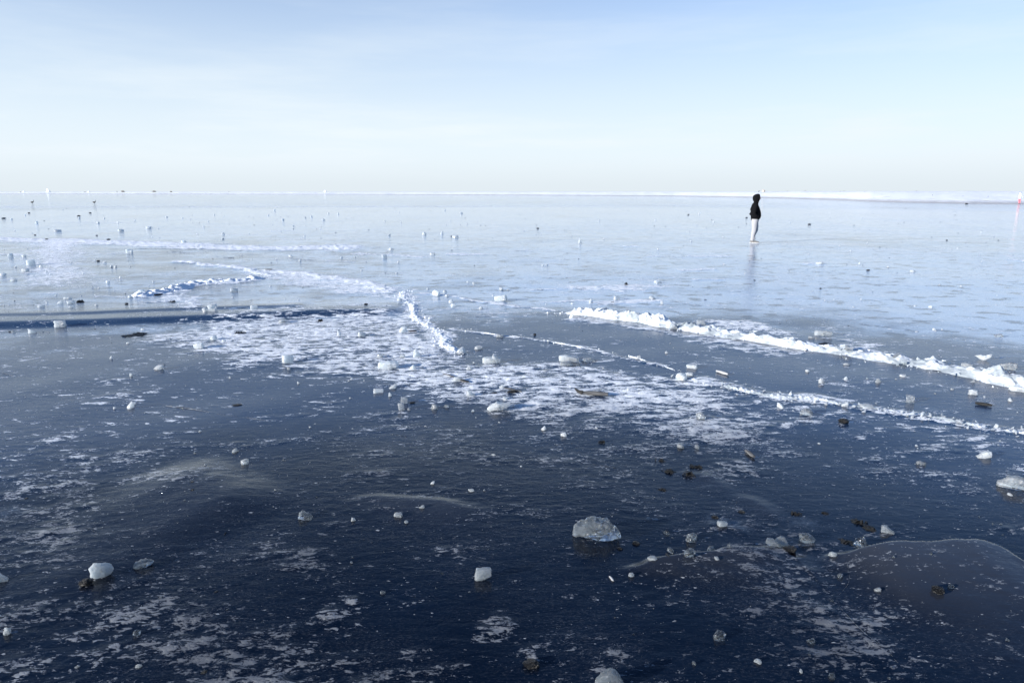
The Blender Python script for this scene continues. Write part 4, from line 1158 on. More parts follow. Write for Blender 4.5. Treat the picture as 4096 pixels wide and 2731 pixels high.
# crumbs of ice and black grit, past counting
def crumbs(name, n, seed, size, mat, weight, zscale):
    r = np.random.RandomState(seed)
    m = 0; X = np.zeros(0); Y = np.zeros(0)
    px = r.uniform(-300, 4400, n * 6); py = 820 + (2800 - 820) * r.rand(n * 6) ** 1.15
    gg = np.array([G(a, b) for a, b in zip(px, py)])
    clump = ss(-0.25, 0.55, fbm(gg[:, 0] * 0.9, gg[:, 1] * 0.9, 4, seed + 60))
    ok = r.rand(n * 6) < weight(px, py) * (0.12 + 0.88 * clump)
    px, py = px[ok][:n], py[ok][:n]
    g = np.array([G(a, b) for a, b in zip(px, py)])
    X, Y = g[:, 0], g[:, 1]
    k = (Y * CP + CAM_H * SP) / FPX
    z, _, _ = sheet_fields(X, Y)
    s = np.minimum(k * size(r, len(X)), 0.05 + 0.0008 * np.hypot(X, Y))
    base = np.array([(1, 0, 0), (.2, 1, 0), (-.9, .5, 0), (-.6, -.7, 0), (.5, -.9, 0), (.1, .1, 1), (-.3, -.1, .8)], float)
    fc = np.array([(0, 1, 5), (1, 2, 6), (1, 6, 5), (2, 3, 6), (3, 4, 6), (4, 5, 6), (4, 0, 5)])
    V = []; F = []
    a = r.rand(len(X)) * 6.283
    B = base[None] * (0.7 + 0.6 * r.rand(len(X), 7, 3))
    ca, sa = np.cos(a)[:, None], np.sin(a)[:, None]
    VX = (B[..., 0] * ca - B[..., 1] * sa) * s[:, None] * 0.5 + X[:, None]
    VY = (B[..., 0] * sa + B[..., 1] * ca) * s[:, None] * 0.5 + Y[:, None]
    VZ = B[..., 2] * s[:, None] * zscale + z[:, None] - 0.002
    V = np.stack([VX, VY, VZ], -1).reshape(-1, 3)
    F = (fc[None] + (np.arange(len(X)) * 7)[:, None, None]).reshape(-1, 3)
    o = link(name, mesh_np(name, V, F, mat, smooth=False))
    return o
def w_ice(px, py):
    d = 0.35 + 0.65 * ((px > 1000) & (px < 3000) & (py > 1300) & (py < 1750)) + 0.4 * ((px > 2400) & (py > 1900)) + 0.25 * ((px < 1300) & (py > 1650))
    return np.clip(d, 0, 1)
o = crumbs('ice_crumbs', 9000, 5, lambda r, n: 1.3 + 7 * r.rand(n) ** 5, M['chunk'], w_ice, 0.4)
tag(o, 'fine crumbs of broken ice strewn over the frozen sheet', 'ice crumbs', kind='stuff')
o = crumbs('dark_grit', 2600, 6, lambda r, n: 2.0 + 6 * r.rand(n) ** 3, M['grit'], lambda px, py: np.clip(0.25 + 0.6 * (py > 1700) + 0.3 * ((px > 2300) & (py > 1900)), 0, 1), 0.35)
tag(o, 'black grit and weed scraps strewn over the frozen sheet', 'grit', kind='stuff')

# ------------------------------------------------------------------ black stones, weed and driftwood
def ragged_mesh(name, seed, mat, spikes=0.45, sub=3):
    bm = bmesh.new()
    bmesh.ops.create_icosphere(bm, subdivisions=sub, radius=0.5)
    N = np.array([v.co.normalized() for v in bm.verts])
    K = 1 + spikes * (0.7 * noise3v(N, 2.2, seed) + 0.5 * noise3v(N, 5.5, seed + 1) + 0.35 * noise3v(N, 12.0, seed + 2))
    for v, n, k in zip(bm.verts, N, K):
        v.co = Vector((n[0] * .5 * k, n[1] * .38 * k, max(-.05, (n[2] * .5 * k + .42))))
    me = bpy.data.meshes.new(name); bm.to_mesh(me); bm.free()
    me.shade_smooth(); me.set_sharp_from_angle(angle=rad(35)); me.materials.append(mat)
    return me

def place_dark(px, py, wpx, hpx, label, name='black_stone', cat='stone', mat='black', spikes=0.35, group=None):
    x, y = G(px, py); k = mpp(x, y)
    W = wpx * k; phi = math.atan2(CAM_H, math.hypot(x, y))
    Hh = max(0.65 * hpx * k, (hpx * k - 0.35 * W * math.sin(phi)))
    me = ragged_mesh(name, int(px + py) % 97, M[mat], spikes, 3 if wpx > 24 else 2)
    r = math.hypot(x, y); f = (r + W * .25) / r
    o = link(name, me, None, (x * f, y * f, ground_z(x * f, y * f) - 0.003), (0, 0, -math.atan2(x, y) + RC.uniform(-.3, .3)), (W, W, Hh))
    return tag(o, label, cat, group)

def weed_mesh(name, seed, mat):
    """a tangle of flat curled straps"""
    rnd = random.Random(seed); V = []; F = []
    for i in range(16):
        a = rnd.uniform(0, 6.283); cx, cy = rnd.gauss(0, .17), rnd.gauss(0, .12)
        wd = rnd.uniform(.035, .08); n = 6; bend = rnd.uniform(-1.6, 1.6); L = rnd.uniform(.3, .75); lift = rnd.uniform(.1, .95)
        x, y, b = cx - math.cos(a) * L / 2, cy - math.sin(a) * L / 2, a
        s0 = len(V)
        for k in range(n + 1):
            t = k / n; z = lift * math.sin(math.pi * t) ** 1.2 * rnd.uniform(.8, 1.1) + 0.03
            tw = rnd.uniform(-.05, .05)
            V += [(x - math.sin(b) * wd, y + math.cos(b) * wd, z + tw), (x, y, z + .05), (x + math.sin(b) * wd, y - math.cos(b) * wd, z - tw)]
            x += math.cos(b) * L / n; y += math.sin(b) * L / n; b += bend / n
        for k in range(n):
            q = s0 + 3 * k
            F += [(q, q + 1, q + 4, q + 3), (q + 1, q + 2, q + 5, q + 4)]
    return mesh_np(name, V, F, mat)

def place_weed(px, py, wpx, hpx, label, group=None):
    x, y = G(px, py); k = mpp(x, y)
    me = weed_mesh('weed_clump', int(px * 7 + py) % 1000, M['weed'])
    o = link('weed_clump', me, None, (x, y, ground_z(x, y)), (0, 0, -math.atan2(x, y)), (wpx * k, wpx * k * .9, max(.012, hpx * k * .8)))
    return tag(o, label, 'weed', group)

def stick_mesh(name, pts, radii, mat, seed=0, seg=12, rough=0.12, flat=1.0):
    """tapering bent stick along 3D points"""
    P = smooth_line([p for p in pts], 6); n = len(P)
    R = np.interp(np.linspace(0, 1, n), np.linspace(0, 1, len(radii)), radii)
    T = np.gradient(P, axis=0); T /= np.linalg.norm(T, axis=1)[:, None]
    up = np.array([0, 0, 1.0]); V = []
    for i in range(n):
        s = np.cross(up, T[i]); s /= np.linalg.norm(s) + 1e-9; q = np.cross(T[i], s)
        for k in range(seg):
            a = 2 * math.pi * k / seg
            rr = R[i] * (1 + rough * noise3((math.cos(a) * 1.3, math.sin(a) * 1.3, i * .25), 1.5, seed + 3))
            V.append(P[i] + s * math.cos(a) * rr + q * math.sin(a) * rr * flat)
    F = grid_faces(n, seg, wrap=True).tolist()
    V.append(P[0]); V.append(P[-1]); c0, c1 = len(V) - 2, len(V) - 1
    me = bpy.data.meshes.new(name)
    tri = [(c0, (k + 1) % seg, k) for k in range(seg)] + [(c1, (n - 1) * seg + k, (n - 1) * seg + (k + 1) % seg) for k in range(seg)]
    me.from_pydata([tuple(v) for v in V], [], [tuple(f) for f in F] + tri); me.update()
    me.shade_smooth(); me.set_sharp_from_angle(angle=rad(50)); me.materials.append(mat)
    return me

def place_stick(px, py, lpx, rpx, label, mat, ang=0.0, taper=(.7, 1, 1, .6), bend=0.03, flat=0.7, tilt=0.0, name='driftwood', cat='driftwood'):
    x, y = G(px, py); k = mpp(x, y); L = lpx * k; r = rpx * k
    sd = int(px + py) % 89
    pts = [(-L / 2, 0, r * flat), (-L / 6, bend * L, r * flat), (L / 6, bend * .6 * L, r * flat), (L / 2, 0, r * flat)]
    me = stick_mesh(name, pts, [r * t for t in taper], M[mat], sd, flat=flat)
    o = link(name, me, None, (x, y, ground_z(x, y) + abs(tilt) * L * 0.42), (0, tilt, -math.atan2(x, y) + ang))
    return tag(o, label, cat)

g = place_stick(2378, 1584, 108, 11, 'smooth grey driftwood log with a forked dark end in the frost', 'wood', ang=-.12, taper=(.5, .95, 1.05, .75), flat=.8)
k = mpp(*G(2378, 1584))
link('branch_stub', stick_mesh('branch_stub', [(-50 * k, 0, 9 * k), (-62 * k, .01, 10 * k), (-74 * k, .02, 15 * k), (-82 * k, .02, 22 * k)], [8 * k, 7 * k, 5 * k, 2 * k], M['darkwood'], 4), g)
link('branch_stub', stick_mesh('branch_stub', [(-52 * k, 0, 9 * k), (-50 * k, -.01, 12 * k), (-46 * k, -.02, 18 * k)], [7 * k, 5 * k, 2 * k], M['darkwood'], 5), g)
place_stick(1800, 1506, 72, 4, 'thin grey plank end sticking up behind the smooth ice lump', 'wood', ang=-.75, flat=.45, tilt=0.05)
place_stick(1848, 1526, 70, 7, 'dark wet plank under the smooth ice lump', 'darkwood', ang=-.7, flat=.5)
place_stick(2052, 1566, 78, 6, 'short pale plank with dark underside in the frost centre', 'wood', ang=-.5, flat=.5, tilt=0.06)
place_dark(2050, 1574, 40, 13, 'black scrap under the short pale plank', 'wood_scrap', 'driftwood', 'darkwood', .5)
place_dark(1978, 1575, 24, 6, 'small black scrap left of the short pale plank', 'wood_scrap', 'driftwood', 'darkwood', .4)
place_stick(1651, 1327, 32, 4, 'short black stick right of a pale chunk at the winding crest', 'darkwood', ang=.1)
place_stick(1076, 1083, 26, 3, 'short black stick lying on the flat snow band', 'darkwood', ang=.0)
place_stick(634, 1183, 32, 4.5, 'black driftwood scrap on the humped snow crest', 'darkwood', ang=.25)
place_stick(2889, 1496, 62, 7, 'bleached pale stick between ridge and knobbly crest', 'palewood', ang=-.75, flat=.8)
place_stick(2999, 1820, 66, 9, 'broken grey stick with split bark on dark ice, right', 'wood', ang=-1.05, flat=.8)
place_stick(2446, 2314, 34, 5, 'small split pale stick on dark ice below the largest lump', 'palewood', ang=-1.1)
place_stick(3934, 1622, 56, 8, 'short black log at the right between ridge and crest', 'darkwood', ang=.05, flat=.8)
place_stick(902, 2140, 22, 1.8, 'thin black twig on dark ice right of the left swell', 'darkwood', ang=1.2)
place_stick(2670, 2240, 30, 4, 'small dark splinter left of the ring-shaped lump', 'darkwood', ang=-1.1)
place_stick(3765, 1485, 62, 1.4, 'thin dark straw lying against the pressure ridge', 'darkwood', ang=-.1)
place_stick(1650, 1611, 22, 4, 'black stub beside the clear ice pair', 'darkwood', ang=.2)

DARK = [
 (347,2352,48,38,'jet black ragged lump in front of the two-faced ice block'),
 (2124,2672,66,44,'large black ragged lump almost lost on black ice near the bottom'),
 (3160,2206,52,34,'black stone behind the blunt end of the slab'),
 (3747,2392,44,40,'glossy black rock lying on the frozen swell'),
 (3302,1384,48,18,'smooth black boulder behind the pressure ridge'),
 (3374,1693,38,25,'shiny black rock beside a pale chip below the knobbly crest'),
 (949,1622,34,10,'flat black pebble on bare ice left of centre'),
 (506,1220,13,8,'small black stone below the humped crest'),
 (2139,1342,12,10,'small brown stone between thin snow line and winding crest'),
 (1464,1229,16,8,'dark pebble on blue ice left of the winding crest'),
 (39,1327,10,6,'black scrap beside the dull lump at the left edge'),
 (2544,2176,30,18,'small crusted black stone right of the largest grey lump'),
 (2480,2196,20,15,'dark tilted pebble below the largest grey lump'),
 (2967,2047,26,12,'oval black stone by the glassy hump'),
 (2860,2068,26,14,'ice-flecked black stone left of the glassy hump'),
 (773,1984,14,8,'black pebble on the right flank of the left swell'),
 (771,1952,14,7,'black pebble on top of the left swell'),
 (107,1996,14,7,'black pebble in the frost near the left edge'),
 (866,2374,16,9,'black pebble by the square frost loop, lower left'),
 (818,2698,26,12,'black flat stone by the bottom left edge'),
 (3866,817,12,5,'dark stone at the foot of the snowy spit'),
 (15,875,16,5,'dark flat scrap at the left edge of the far ice'),
 (3018,1123,8,5,'dark pebble right above the person\'s reflection end'),
 (3282,1154,8,6,'black pebble on open ice right of the reflection'),
 (2821,1199,9,4,'black pebble on open ice between snow streak and reflection'),
 (3472,1083,14,7,'dark brown lump on open ice right of the person'),
 (3787,962,8,4,'dark pebble far right on open ice'),
]
for px, py, wp, hp, lab in DARK: place_dark(px, py, wp, hp, lab)
SCRAPS = sorted([(315,866,12),(187,961,14),(434,961,14),(387,942,8),(140,942,8),(393,1045,12),(116,853,9),(361,853,9),(2151,915,10),(1806,947,9),(3237,899,12),(2986,872,9),(2753,860,8)])
SCRAP = ['%s small dark scrap from the left on the far pale ice' % ORD[i] for i in range(len(SCRAPS))]
for i, (px, py, wp) in enumerate(SCRAPS):
    place_dark(px, py, wp, wp * .45, SCRAP[i], 'dark_scrap', 'scrap', 'grit', .4, 'dark scraps on the far ice')
WEED = [
 (1283,1283,28,13,'round black weed ball in the left frost field'),
 (2505,1141,18,14,'black weed ball on the snow lens left of the person'),
 (321,1209,36,16,'black weed on top of the small ice pile near the left'),
 (690,1212,26,10,'black weed at the foot of the humped crest'),
 (2407,1769,30,16,'black weed tuft on dark ice right of the two peaked chunks'),
 (2645,1840,32,13,'upper black weed tuft left of the glassy hump'),
 (2677,1884,52,16,'middle black weed tuft left of the glassy hump'),
 (2788,1866,44,18,'black weed tuft at the top of the glassy hump'),
 (2752,1898,48,22,'largest black weed tuft on the glassy hump'),
 (2651,1956,36,9,'flat black weed scrap below the weed tufts'),
 (3184,2053,40,12,'black weed strip right of the lower glassy hump'),
 (3434,2084,62,17,'upper black weed strip above the pale wedge'),
 (3476,2108,72,15,'long black weed strip left of the pale wedge'),
 (3392,2162,60,10,'black weed strip behind the dim crystal lump'),
 (545,1338,110,9,'thin black weed line on bare ice left of the frost field'),
 (960,1332,40,7,'black weed line in the left frost field'),
 (2450,1212,14,6,'tiny brown weed tuft under the snow streak'),
 (2120,2245,0.1,0.1,None),
 (3300,2050,30,9,'thin black weed scrap above the long strip'),
]
for px, py, wp, hp, lab in WEED:
    if lab: place_weed(px, py, wp, hp, lab)

# ------------------------------------------------------------------ people
def tube_verts(pts, radii, seg=20, ref=(1, 0, 0), closed=True):
    """loft of ellipses: radii = [(along ref, across)]"""
    P = np.array(pts, float); n = len(P)
    T = np.gradient(P, axis=0); T /= np.linalg.norm(T, axis=1)[:, None] + 1e-9
    V = []
    for i in range(n):
        a = np.array(ref, float); a = a - T[i] * a.dot(T[i]); a /= np.linalg.norm(a) + 1e-9
        b = np.cross(T[i], a)
        for k in range(seg):
            th = 2 * math.pi * k / seg
            V.append(P[i] + a * math.cos(th) * radii[i][0] + b * math.sin(th) * radii[i][1])
    F = [tuple(f) for f in grid_faces(n, seg, wrap=True)]
    F += [tuple(range(seg))[::-1], tuple((n - 1) * seg + k for k in range(seg))]
    return [tuple(v) for v in V], F

def join(parts):
    V, F = [], []
    for v, f in parts:
        o = len(V); V += v; F += [tuple(i + o for i in q) for q in f]
    return V, F

def fused(name, parts, mat, voxel=0.014, smooth=6):
    """several lofts melted into one continuous skin"""
    V, F = join(parts)
    me = bpy.data.meshes.new(name); me.from_pydata(V, [], F); me.update()
    bm = bmesh.new(); bm.from_mesh(me); bmesh.ops.recalc_face_normals(bm, faces=bm.faces); bm.to_mesh(me); bm.free()
    me.materials.append(mat)
    tmp = bpy.data.objects.new(name, me); COL.objects.link(tmp)
    r = tmp.modifiers.new('r', 'REMESH'); r.mode = 'VOXEL'; r.voxel_size = voxel
    s = tmp.modifiers.new('s', 'SMOOTH'); s.factor = 0.5; s.iterations = smooth
    dg = bpy.context.evaluated_depsgraph_get()
    out = bpy.data.meshes.new_from_object(tmp.evaluated_get(dg))
    bpy.data.objects.remove(tmp); bpy.data.meshes.remove(me)
    out.name = name
    out.shade_smooth()
    if not out.materials: out.materials.append(mat)
    return out

def ellipsoid(c, r, seg=20, rings=12):
    V = []
    for i in range(1, rings):
        z = -math.cos(math.pi * i / rings); q = math.sin(math.pi * i / rings)
        for k in range(seg):
            a = 2 * math.pi * k / seg
            V.append((c[0] + r[0] * q * math.cos(a), c[1] + r[1] * q * math.sin(a), c[2] + r[2] * z))
    F = [tuple(f) for f in grid_faces(rings - 1, seg, wrap=True)]
    F += [tuple(range(seg))[::-1], tuple((rings - 2) * seg + k for k in range(seg))]
    return V, F

M['skin'] = mat_cloth('skin', (0.36, 0.22, 0.17), (0.44, 0.28, 0.21), 60, 0.5, 0.1)
M['jacket'] = mat_cloth('black_jacket_cloth', (0.002, 0.0022, 0.003), (0.005, 0.0055, 0.007), 40, 0.9, 0.8)
M['trousers'] = mat_cloth('pale_trouser_cloth', (0.27, 0.27, 0.285), (0.36, 0.36, 0.375), 50, 0.9, 0.8)
M['shoe'] = mat_cloth('grey_shoe_cloth', (0.14, 0.14, 0.135), (0.22, 0.215, 0.21), 60, 0.8, 0.3)
M['sole'] = mat_cloth('white_rubber', (0.70, 0.70, 0.70), (0.8, 0.8, 0.8), 60, 0.6, 0.1)
M['whitecoat'] = mat_cloth('white_coat_cloth', (0.74, 0.75, 0.77), (0.84, 0.85, 0.87), 40, 0.8, 0.6)
M['pink'] = mat_cloth('pink_trouser_cloth', (0.50, 0.16, 0.20), (0.58, 0.22, 0.26), 40, 0.8, 0.5)
M['darkcloth'] = mat_cloth('dark_cloth', (0.02, 0.03, 0.04), (0.05, 0.03, 0.03), 40, 0.8, 0.5)

# side-view figure, facing +X, hands in the jacket pockets, head bowed inside the hood
def person_meshes():
    ME = {}
    # near leg straight, far leg a little forward with a soft knee
    def legs(sy, g):
        k = (0.0, 0.0, 0.0, 0.0, 0.0, 0.0, 0.0) if sy < 0 else (0.01, 0.04, 0.075, 0.085, 0.05, 0.03, 0.02)
        P = [(-.035, .085, .90), (-.04, .092, .76), (-.04, .095, .60), (-.045, .095, .48), (-.07, .095, .34), (-.08, .095, .20), (-.085, .095, .09)]
        return tube_verts([(a + e, b * sy, c) for (a, b, c), e in zip(P, k)],
                          [(.112 + g, .095 + g), (.102 + g, .088 + g), (.082 + g, .074 + g), (.068 + g, .064 + g), (.064 + g, .058 + g), (.05 + g, .046 + g), (.043 + g, .04 + g)])
    arm = lambda sy, g: tube_verts([(-.05, .17 * sy, 1.42), (-.07, .225 * sy, 1.36), (-.11, .255 * sy, 1.22), (-.135, .265 * sy, 1.10), (-.07, .265 * sy, 1.03), (.03, .235 * sy, .985), (.10, .19 * sy, .96)],
                                   [(.06 + g, .06 + g), (.062 + g, .062 + g), (.056 + g, .056 + g), (.052 + g, .052 + g), (.048 + g, .048 + g), (.04 + g, .04 + g), (.035 + g, .035 + g)], ref=(0, 0, 1))
    trunk = tube_verts([(-.03, 0, .84), (-.03, 0, .95), (-.02, 0, 1.08), (-.03, 0, 1.22), (-.05, 0, 1.36), (-.04, 0, 1.45), (-.01, 0, 1.52), (.01, 0, 1.60)],
                       [(.12, .15), (.13, .165), (.12, .155), (.12, .17), (.105, .18), (.07, .11), (.058, .06), (.055, .058)])
    head = [ellipsoid((.005, 0, 1.68), (.098, .076, .118)), ellipsoid((.045, 0, 1.625), (.055, .052, .055)), ellipsoid((.108, 0, 1.665), (.022, .014, .024)),
            ellipsoid((.095, .0, 1.63), (.014, .026, .009)), ellipsoid((.092, 0, 1.705), (.018, .055, .012)), ellipsoid((0, .078, 1.67), (.018, .012, .03)), ellipsoid((0, -.078, 1.67), (.018, .012, .03))]
    foot = lambda sy: tube_verts([(-.10, .095 * sy, .05), (-.05, .095 * sy, .06), (.04, .1 * sy, .045), (.12, .105 * sy, .03)], [(.02, .02), (.025, .022), (.018, .022), (.01, .018)], ref=(0, 0, 1))
    ME['body'] = fused('person', [trunk] + head + [legs(1, -.015), legs(-1, -.015), arm(1, -.02), arm(-1, -.02), foot(1), foot(-1)], M['skin'], .011, 3)
    coat = tube_verts([(-.035, 0, .885), (-.032, 0, .92), (-.018, 0, .97), (-.005, 0, 1.03), (-.015, 0, 1.12), (-.04, 0, 1.24), (-.06, 0, 1.34), (-.055, 0, 1.43), (-.03, 0, 1.50), (-.01, 0, 1.54)],
                      [(.148, .185), (.156, .195), (.182, .205), (.192, .21), (.185, .21), (.17, .215), (.15, .215), (.118, .165), (.088, .10), (.08, .085)])
    folds = [ellipsoid((-.135 + .02 * i, -.27, 1.06 + .065 * i), (.058, .045, .026)) for i in range(4)] + [ellipsoid((-.135 + .02 * i, .27, 1.06 + .065 * i), (.058, .045, .026)) for i in range(4)]
    ME['jacket'] = fused('jacket', [coat, arm(1, .024), arm(-1, .024)] + folds, M['jacket'], .012, 4)
    ME['hem'] = fused('hem_band', [tube_verts([(-.035, 0, .845), (-.035, 0, .87), (-.034, 0, .90)], [(.135, .175), (.142, .18), (.14, .178)])], M['jacket'], .012, 2)
    creases = [ellipsoid((-.02, .095 * s, z), (.086 - .1 * (z < .3) * .3, .073, .018)) for s in (1, -1) for z in (.16, .22, .44, .50)]
    ME['trousers'] = fused('trousers', [tube_verts([(-.035, 0, .93), (-.035, 0, .84), (-.03, 0, .78)], [(.128, .165), (.13, .165), (.11, .15)]), legs(1, .022), legs(-1, .022)] + creases, M['trousers'], .012, 3)
    # hood: shell round the head, open to the front
    V = []; nu, nv = 30, 22
    for j in range(nv):
        ph = math.pi * (0.02 + 0.93 * j / (nv - 1)); z = math.cos(ph)
        for i in range(nu):
            op = rad(52) + rad(12) * math.sin(ph)
            a = op + (2 * math.pi - 2 * op) * i / (nu - 1)
            q = math.sin(ph) ** 0.75
            pk = 0.03 * math.exp(-((ph - .9) / .5) ** 2)
            V.append((-.005 + (.138 + pk) * q * math.cos(a) + .02 * max(0, z), .118 * q * math.sin(a), 1.665 + .152 * z))
    me = mesh_np('hood', V, grid_faces(nv, nu), M['jacket'])
    bm = bmesh.new(); bm.from_mesh(me)
    bmesh.ops.solidify(bm, geom=bm.faces[:], thickness=0.018); bmesh.ops.recalc_face_normals(bm, faces=bm.faces)
    bm.to_mesh(me); bm.free(); me.shade_smooth()
    ME['hood'] = me
    ME['shoe'] = fused('shoe', [tube_verts([(-.115, 0, .055), (-.08, 0, .065), (-.02, 0, .062), (.05, 0, .05), (.115, 0, .042), (.145, 0, .036)], [(.04, .036), (.055, .044), (.05, .044), (.036, .048), (.028, .044), (.015, .03)], ref=(0, 0, 1)),
                                 tube_verts([(-.07, 0, .06), (-.07, 0, .11)], [(.05, .045), (.048, .043)])], M['shoe'], .008, 2)
    ME['sole'] = fused('sole', [tube_verts([(-.12, 0, .012), (-.05, 0, .012), (.05, 0, .012), (.13, 0, .014), (.15, 0, .016)], [(.012, .04), (.013, .042), (.013, .05), (.012, .044), (.008, .028)], ref=(0, 0, 1))], M['sole'], .006, 1)
    return ME
PM = person_meshes()

def swap(o, mat):
    o.material_slots[0].link = 'OBJECT'; o.material_slots[0].material = mat

def person(loc, yaw, scale, label, coat=None, legs=None, shoe=None, detail=True, group=None):
    b = link('person', PM['body'], None, loc, (0, 0, yaw), (scale,) * 3)
    tag(b, label, 'person', group)
    for nm, key in (('jacket', 'jacket'), ('hood', 'hood'), ('hem_band', 'hem'), ('trousers', 'trousers')):
        o = link(nm, PM[key], b)
        if coat and nm in ('jacket', 'hood', 'hem_band'): swap(o, coat)
        if legs and nm == 'trousers': swap(o, legs)
    for sy in (1, -1):
        s = link('shoe', PM['shoe'], b, (-.015 if sy > 0 else .02, .1 * sy, 0), (0, 0, .12 * sy))
        if shoe: swap(s, shoe)
        link('sole', PM['sole'], s)
    return b
x, y = G(3016, 972)
person((x, y, ground_z(x, y)), rad(-8), 1.80 / 1.82, 'person in black hooded jacket and pale trousers standing alone, hands in pockets')
x, y, z = on_shore(3990, 137)
person((x, y, z - .02), rad(100), 1.70 / 1.82, 'distant person in white coat and pink trousers on the snowy shore', M['whitecoat'], M['pink'], M['darkcloth'])
x, y, z = on_shore(540, 400)
R0 = float(shore_r(np.array(math.atan2(x, y))))
x, y, z = on_shore(540, R0 + 30)
person((x, y, z - .02), rad(160), 1.0 * R0 / 1130 * 2.6 / 1.82, 'tiny dark-clad person standing far off on the left shore', M['darkcloth'], M['darkcloth'], M['darkcloth'])

# ------------------------------------------------------------------ geese, birds, shrubs and pier along the far shore
M['goose'] = mat_cloth('goose_feathers', (0.02, 0.018, 0.016), (0.08, 0.065, 0.05), 30, 0.8, 0.3)
M['goosewhite'] = mat_cloth('white_feathers', (0.6, 0.6, 0.6), (0.75, 0.75, 0.74), 30, 0.8, 0.3)
M['gooseneck'] = mat_cloth('black_feathers', (0.008, 0.008, 0.008), (0.02, 0.02, 0.02), 30, 0.7, 0.2)
gb = fused('goose', [tube_verts([(-.30, 0, .30), (-.22, 0, .30), (-.10, 0, .30), (.04, 0, .31), (.14, 0, .34), (.19, 0, .38)], [(.02, .03), (.06, .06), (.105, .10), (.115, .11), (.08, .075), (.045, .04)], ref=(0, 0, 1))], M['goose'], .015, 2)
gn = fused('neck', [tube_verts([(.16, 0, .36), (.20, 0, .44), (.215, 0, .53), (.225, 0, .60), (.26, 0, .625), (.29, 0, .615)], [(.05, .045), (.034, .032), (.028, .027), (.03, .028), (.032, .03), (.02, .018)])], M['gooseneck'], .01, 2)
gk = fused('beak', [tube_verts([(.28, 0, .615), (.32, 0, .607), (.345, 0, .60)], [(.018, .018), (.013, .016), (.005, .008)], ref=(0, 0, 1))], M['gooseneck'], .005, 1)
gl = fused('leg', [tube_verts([(0, 0, .24), (.005, 0, .12), (0, 0, .02)], [(.022, .022), (.011, .011), (.011, .011)]), tube_verts([(-.02, 0, .012), (.04, 0, .010), (.075, 0, .008)], [(.008, .01), (.008, .03), (.005, .04)], ref=(0, 0, 1))], M['gooseneck'], .008, 1)
gr = fused('rump', [ellipsoid((-.20, 0, .265), (.085, .062, .05))], M['goosewhite'], .012, 1)
for px, lab in ((130, 'dark goose standing on the far ice, left of the two'), (378, 'dark goose standing on the far ice, right of the two')):
    x, y = G(px, 817)
    g = link('goose', gb, None, (x, y, ground_z(x, y)), (0, 0, rad(8)), (1, 1, 1)); tag(g, lab, 'goose', 'geese on the far ice')
    link('neck', gn, g); link('beak', gk, g); link('rump', gr, g)
    link('leg', gl, g, (.0, .05, 0)); link('leg', gl, g, (.06, -.05, 0))

def bush_mesh(seed):
    rnd = random.Random(seed); V = []; F = []
    for i in range(150):
        a = rnd.uniform(0, 6.283); t = rnd.uniform(.05, .9); L = rnd.uniform(.5, 1.0); w = .02
        bx, by = rnd.gauss(0, .16), rnd.gauss(0, .12)
        tip = (bx + math.cos(a) * t * L * .55, by + math.sin(a) * t * L * .4, L * (1 - .45 * t))
        n = len(V)
        V += [(bx - w, by, 0), (bx + w, by, 0), ((bx + tip[0]) / 2 + w * .7, (by + tip[1]) / 2, tip[2] * .6), tip]
        F += [(n, n + 1, n + 2, n + 3)]
    return mesh_np('tussock', V, F, M['dry'])
M['dry'] = mat_cloth('dry_grass', (0.10, 0.08, 0.05), (0.20, 0.16, 0.11), 30, 0.9, 0.2)
for px, wpx, hpx, lab in ((563, 15, 5, 'dry grass tussock beside the tiny dark-clad person'), (683, 17, 5, 'broad dry tussock on the left shore crest'), (747, 9, 4, 'small dry tussock on the left shore crest')):
    R0 = float(shore_r(np.array(math.atan((px - 2048.) / FPX / CP)))) + 60
    x, y, z = on_shore(px, R0); k = R0 / FPX
    tag(link('tussock', bush_mesh(px), None, (x, y, z - .1), None, (wpx * k * .85, wpx * k * .6, hpx * k * 1.3 + .3)), lab, 'grass tussock')

# snow hummocks and small dark birds on the crest of the shore
for px, wpx, hpx, lab in ((279, 16, 12, 'tall white ice hummock on the left shore crest'), (184, 10, 4, 'low white hummock left of the tall one on the shore crest'), (432, 10, 4, 'low white hummock between tall hummock and dark-clad person'), (1335, 13, 7, 'lone white hummock on the shore crest left of centre')):
    R0 = float(shore_r(np.array(math.atan((px - 2048.) / FPX / CP)))) + 45
    x, y, z = on_shore(px, R0); k = R0 / FPX
    me = hull_mesh('snow_hummock', 's', px, 2, M['snow'])
    tag(link('snow_hummock', me, None, (x, y, z - .2), None, (wpx * k, wpx * k * .8, hpx * k + .3)), lab, 'hummock')
bird = fused('bird', [tube_verts([(-.2, 0, .16), (-.1, 0, .17), (.02, 0, .18), (.12, 0, .24), (.16, 0, .30)], [(.02, .02), (.06, .055), (.08, .07), (.055, .05), (.04, .035)], ref=(0, 0, 1)), ellipsoid((.18, 0, .33), (.05, .04, .042)),
                      tube_verts([(.21, 0, .33), (.27, 0, .32)], [(.014, .014), (.004, .004)], ref=(0, 0, 1)), tube_verts([(0, .03, .12), (0, .03, 0)], [(.012, .012), (.012, .012)]), tube_verts([(.03, -.03, .12), (.03, -.03, 0)], [(.012, .012), (.012, .012)])], M['goose'], .014, 2)
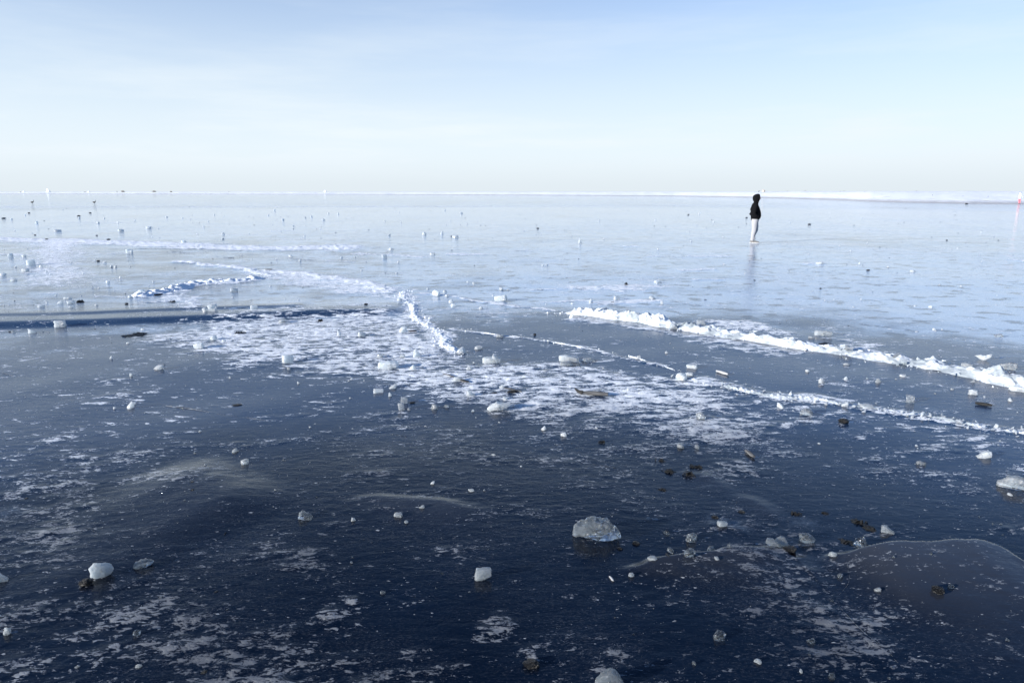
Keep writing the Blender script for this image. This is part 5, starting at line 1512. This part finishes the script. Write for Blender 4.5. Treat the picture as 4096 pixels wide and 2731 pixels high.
for bi, (px, dist_in, hpx) in enumerate(((172, 30, 4), (418, 30, 4), (967, 40, 4), (1636, 30, 3), (2990, 45, 7), (3098, 60, 5), (3167, 60, 4), (3301, 50, 4), (3316, 50, 4), (3394, 45, 4), (3592, 55, 4), (3655, 28, 4), (3772, 26, 3), (3868, 26, 3))):
    R0 = float(shore_r(np.array(math.atan((px - 2048.) / FPX / CP)))) + dist_in
    x, y, z = on_shore(px, R0); s = hpx * R0 / FPX / .37
    tag(link('bird', bird, None, (x, y, z - .01), (0, 0, px * .7), (s, s, s)), '%s tiny dark bird from the left on the far snowy shore' % ORD[bi], 'bird', 'birds on the far shore')
R0 = float(shore_r(np.array(math.atan((3008 - 2048.) / FPX / CP)))) + 48
x, y, z = on_shore(3008, R0); k = R0 / FPX
M['tan'] = mat_stone('tan_stone', (0.40, 0.35, 0.30), (0.55, 0.50, 0.44), .8)
tag(link('tan_stone', ragged_mesh('tan_stone', 9, M['tan'], .3, 3), None, (x, y, z - .05), None, (11 * k, 9 * k, 10 * k)), 'pale tan lump on the shore right above the standing person\'s hood', 'stone')

# pier at the far left
M['pier'] = mat_wood('pier_timber', (0.03, 0.03, 0.035), (0.07, 0.07, 0.075))
PR = 1020.0
x, y = PR * math.sin(math.atan((92 - 2048.) / FPX / CP)), PR * math.cos(math.atan((92 - 2048.) / FPX / CP))
pier = bpy.data.objects.new('pier', None); COL.objects.link(pier); pier.location = (x, y, 0); pier.rotation_euler = (0, 0, math.atan2(x, y) * -1)
tag(pier, 'dark low pier with small upright figures on the horizon at far left', 'pier')
def box(name, c, s, mat, parent):
    bm = bmesh.new(); bmesh.ops.create_cube(bm, size=1.0)
    bmesh.ops.scale(bm, vec=s, verts=bm.verts); bmesh.ops.translate(bm, vec=c, verts=bm.verts)
    bmesh.ops.bevel(bm, geom=list(bm.edges), offset=min(s) * .08, segments=1, affect='EDGES')
    me = bpy.data.meshes.new(name); bm.to_mesh(me); bm.free(); me.materials.append(mat)
    return link(name, me, parent)
box('deck', (-60, 0, .95), (120, 3.0, .5), M['pier'], pier)
for i in range(12): box('pile', (-4 - i * 10, 0, .3), (.6, .6, .9), M['pier'], pier)
for px in (3, 21, 72, 77, 85): box('figure_block', ((px - 92) * PR / FPX, .4, 2.0), (.55, .5, 1.7), M['pier'], pier)  # plain blocks standing in for people on the pier
